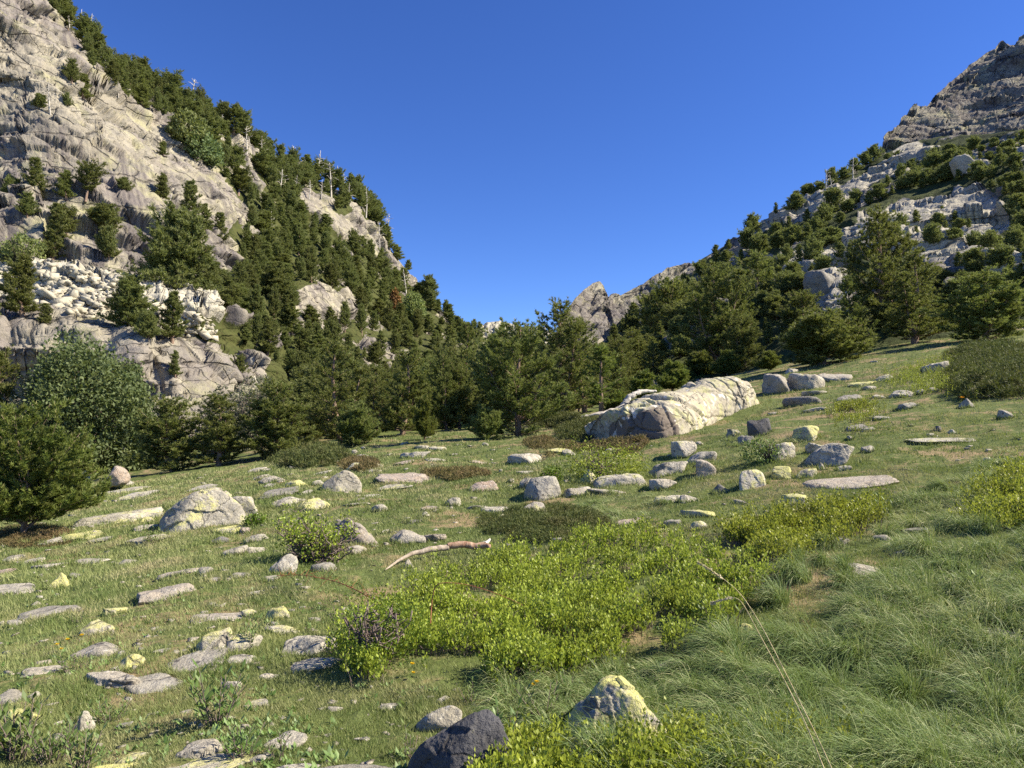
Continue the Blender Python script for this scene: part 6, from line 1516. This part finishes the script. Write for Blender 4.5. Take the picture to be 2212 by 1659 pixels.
cushion('heather', 'heather among the stones at the upper left of the meadow', 'heather', 775, 1018, 90, 26, 10, HEATHER, 70, 1500)
cushion('juniper', 'juniper strip between the centre pines and the outcrop', 'juniper', 1190, 925, 140, 24, 18, JUNIPER, 71, 2200)
cushion('heather', 'brown bank under the leaning pine at the left edge', 'heather', 70, 1185, 190, 50, 6, HEATHER, 72, 2400, 4)
cushion('juniper', 'low growth beneath the willow and the pink boulders', 'juniper', 230, 1010, 260, 45, 16, JUNIPER, 73, 3600)
print('low shrubs', time.time() - T0)

# ------------------------------------------------------------------ herbs, sprays, flowers, stalks
def herb(label, cx, yb, hpx, wpx, seed, nst=9, nl=9, lf=.30, mat=HERB, lie=.3):
    rng = np.random.default_rng(seed); p = hit1(cx, yb); s = p[1] / F; H = hpx * s; W = wpx * s; f = MB(); w = MB()
    for k in range(nst):
        a = rng.uniform(0, 6.28); r0 = rng.uniform(0, .35) * W; b = np.array([math.cos(a) * r0, math.sin(a) * r0, 0]); L = H * rng.uniform(.55, 1.1)
        d = unit(np.array([math.cos(a) * lie + rng.normal() * .2, math.sin(a) * lie + rng.normal() * .2, 1.0])); q = np.linspace(0, 1, 5)
        w.tube(b + d * (L * q)[:, None], np.linspace(.0025, .001, 5) * max(1, hpx / 60), 3)
        fr = np.linspace(.15, 1, nl); B = b + d * (L * fr)[:, None]; an = np.arange(nl) * 2.4 + a
        D = unit(np.stack([np.cos(an), np.sin(an), .35 + .9 * fr], 1)); l_ = L * lf * (1.25 - .5 * fr)[:, None] * rng.uniform(.8, 1.2, (nl, 1))
        f.add(*leaves(B, D, unit(np.cross(D, [0, 0, 1.0])), l_, l_ * .16, np.full(nl, rng.random()), .15))
    e = bpy.data.objects.new('herb', None); sc.collection.objects.link(e); e.location = p; tag(e, label, 'herb', 'leafy herbs in the near turf')
    link('foliage', f.mesh('foliage', mat), e); link('stem', w.mesh('stem', TWIG), e)
for i, (x, y, h, w, lb, ns) in enumerate([
 (30, 1640, 120, 100, 'leafy herb clump filling the bottom left corner', 22), (105, 1650, 85, 90, 'leafy herb beside the bottom left corner clump', 18), (175, 1670, 90, 70, 'pale herb with upright stalks, just left of the vivid yellow boulder', 14),
 (240, 1560, 55, 80, 'herb right of the egg-shaped white stone', 12), (150, 1620, 60, 60, 'silvery herb below the egg-shaped white stone', 10), (470, 1560, 105, 80, 'tall leafy herb above the orange-stained block', 14), (520, 1640, 75, 90, 'dark broad-leaved herb right of the orange-stained block', 14),
 (600, 1640, 50, 60, 'small dark herb near the bottom between two pale stones', 9), (535, 1400, 62, 50, 'herb growing over the yellow-patched slab', 12), (890, 1640, 65, 45, 'silver-leaved herb left of the black foreground boulder', 7), (1020, 1520, 45, 40, 'little silver herb above the black foreground boulder', 7),
 (1080, 1640, 90, 80, 'grey leaved herb between the two foreground boulders', 8), (1180, 1560, 80, 80, 'silver herb left of the yellow foreground boulder', 8), (1230, 1500, 50, 50, 'small herb behind the yellow foreground boulder', 7),
 (1560, 1375, 90, 80, 'broad grey-green leaves at the right tip of the huge bilberry patch', 9), (2085, 1290, 60, 60, 'pointed grey leaves in the long grass, upper right', 7), (1960, 1275, 45, 80, 'row of pale leaves below the stone with the dark hole', 7), (1905, 1120, 45, 40, 'dark leaved herb at the end of the right bilberry patch', 7),
 (170, 1345, 22, 40, 'low green tuft in the left grass', 8), (165, 1450, 40, 60, 'leafy rosette in front of the tan rounded left stone', 10), (330, 1175, 40, 40, 'green tuft before the long flat lichen slab', 9)]):
    herb(lb, x, y, h, w, 400 + i, ns)
def spray(name, label, cat, pts, r, leafn, seed, mat, wmat, lsz=.012):
    """long thin branch, given as (px, py, height above ground in m)"""
    rng = np.random.default_rng(seed); A = np.array([hit1(x, y) + [0, 0, h] for x, y, h in pts]); s = np.linspace(0, len(A) - 1, 30)
    P = np.stack([blur(np.interp(s, range(len(A)), A[:, i]), 6, 0) for i in range(3)], 1); c = P[0].copy(); P = P - c
    w = MB(); w.tube(P, np.linspace(r, r * .35, 30), 6); f = MB()
    if leafn:
        for k in range(leafn):
            i = rng.integers(3, 30); L = rng.uniform(.04, .16); d = unit(rng.normal(size=3) + [0, 0, .5]); q = np.linspace(0, 1, 4); tw = P[i] + d * (L * q)[:, None]
            w.tube(tw, [r * .4, r * .3, r * .2, .0006], 3); m = 9; B = tw[rng.integers(1, 4, m)] + rng.normal(size=(m, 3)) * .012; D = unit(rng.normal(size=(m, 3)) + [0, 0, .4])
            f.add(*leaves(B, D, perp(D, rng), lsz * rng.uniform(.6, 1.3, (m, 1)), lsz * .3, rng.random(m)))
    e = bpy.data.objects.new(name, None); sc.collection.objects.link(e); e.location = c; tag(e, label, cat)
    link('stem', w.mesh('stem', wmat, True), e)
    if leafn: link('foliage', f.mesh('foliage', mat), e)
spray('branch', 'long reddish thorny branch arching over the turf left of the bilberries', 'branch', [(905,1400,.05),(840,1370,.20),(740,1310,.22),(650,1275,.16),(590,1265,.10)], .007, 60, 501, BILB_D, REDTWIG)
spray('branch', 'dark thorny branch low at the left edge of the bilberries', 'branch', [(920,1425,.05),(860,1400,.16),(780,1375,.18),(700,1365,.14)], .006, 45, 502, BILB_D, TWIG)
spray('red_stem', 'upright red-brown bent stem sticking out of the bilberries', 'stem', [(928,1410,.02),(930,1402,.26),(936,1400,.44),(955,1400,.46),(1010,1400,.45),(1090,1400,.36),(1140,1400,.28)], .0045, 0, 503, BILB_D, REDTWIG)
shrub('green_shrub', 'sparse dark small-leaved bush at the left end of the bilberries', 'shrub', 815, 1430, 1280, 200, 315, BILB_D, 420, 8, 6, stems=16)
def flower(label, cx, yb, yt, mat, n=5, rpx=6):
    p = hit1(cx, yb); s = p[1] / F; H = max(rays(cx, yt)[2] * p[1] + EYE[2] - p[2], .03); w = MB(); w.tube([[0, 0, 0], [.004, 0, H * .5], [0, 0, H]], [.0016, .0014, .001], 4)
    f = MB(); a = np.arange(n) * 6.283 / n; D = unit(np.stack([np.cos(a), np.sin(a), np.full(n, .55)], 1)); S = np.cross(D, [0, 0, 1.0]); r = rpx * s
    f.add(*leaves(np.tile([0, 0, H], (n, 1)), D, unit(S), r, r * .42, np.zeros(n), .1)); f.add(*leaves(np.tile([0, 0, H + .002], (n, 1)), unit(D + [0, 0, .8]), unit(S), r * .7, r * .3, np.zeros(n), .1))
    e = bpy.data.objects.new('flower', None); sc.collection.objects.link(e); e.location = p; tag(e, label, 'flower')
    link('stem', w.mesh('stem', HERB), e); link('petals', f.mesh('petals', mat), e)
for (x, yb, yt, m, r, lb) in [(123,1402,1393,PETAL,6,'yellow flower in the left grass, lowest but one of the group of four'),(145,1398,1382,PETAL,6,'yellow flower in the left grass, second highest of the group of four'),
 (176,1388,1373,PETAL,6,'yellow flower in the left grass, highest of the group of four'),(132,1412,1403,PETAL,6,'lowest yellow flower of the group of four in the left grass'),
 (891,1465,1435,PETAL,7,'orange-yellow flower at the lower edge of the bilberries'),(893,1470,1454,PETAL,6,'yellow flower directly below the orange-yellow one'),
 (1152,1510,1480,PETAL,7,'left one of two yellow flowers behind the yellow foreground boulder'),(1160,1508,1474,PETAL,7,'right one of two yellow flowers behind the yellow foreground boulder'),
 (1560,1440,1410,PETAL,6,'single yellow flower in the long grass beside the pale stalk'),(2064,1530,1497,WHITEPETAL,9,'single white flower in the long grass at the lower right'),
 (2078,868,860,ORANGEPETAL,7,'orange flowers at the foot of the dark-and-white stone, left'),(2094,866,858,ORANGEPETAL,7,'orange flowers at the foot of the dark-and-white stone, right'),
 (2030,1185,1172,WHITEPETAL,5,'tiny white flower left in the right-hand turf'),(1785,1128,1112,WHITEPETAL,5,'tiny white flower by the right bilberry patch')]:
    flower(lb, x, yb, yt, m, 5, r)
def stalk(label, pts, Y, head, seed):
    A = np.array([at(x, y, Y + dy) for x, y, dy in pts]); s = np.linspace(0, len(A) - 1, 40)
    P = np.stack([blur(np.interp(s, range(len(A)), A[:, i]), 8, 0) for i in range(3)], 1); c = P[0].copy(); c[2] = mz(c[0], c[1]); P = np.vstack([[c], P]) - c
    rng = np.random.default_rng(seed); w = MB(); w.tube(P, np.linspace(.0019, .0009, 41), 6); h = MB()
    i0 = len(P) - head; seg = P[i0:]; n = 160; f = rng.random(n) * (len(seg) - 1); B = np.stack([np.interp(f, range(len(seg)), seg[:, i]) for i in range(3)], 1); tg = unit(seg[-1] - seg[0])
    D = unit(tg + rng.normal(size=(n, 3)) * .35); h.add(*leaves(B, D, perp(D, rng), .011 * np.ones((n, 1)), .0016, rng.random(n)))
    e = bpy.data.objects.new('grass_stalk', None); sc.collection.objects.link(e); e.location = c; tag(e, label, 'grass stalk')
    link('stem', w.mesh('stem', STRAW, True), e); link('seed_head', h.mesh('seed_head', plant_material('seed_husks', [(.50, .42, .26), (.68, .60, .42)], .3)), e)
stalk('long pale grass stalk rising from the bottom right and bending over to the left', [(1792,1690,0),(1740,1560,.05),(1690,1460,.1),(1640,1370,.15),(1600,1292,.18),(1575,1290,.2),(1532,1306,.22)], 1.9, 10, 601)
stalk('fuzzy pale grass spike hanging over the bilberries', [(1815,1700,.1),(1765,1590,.15),(1700,1460,.2),(1645,1350,.25),(1600,1280,.3),(1555,1244,.34),(1502,1211,.34)], 1.9, 9, 602)
print('done', time.time() - T0)
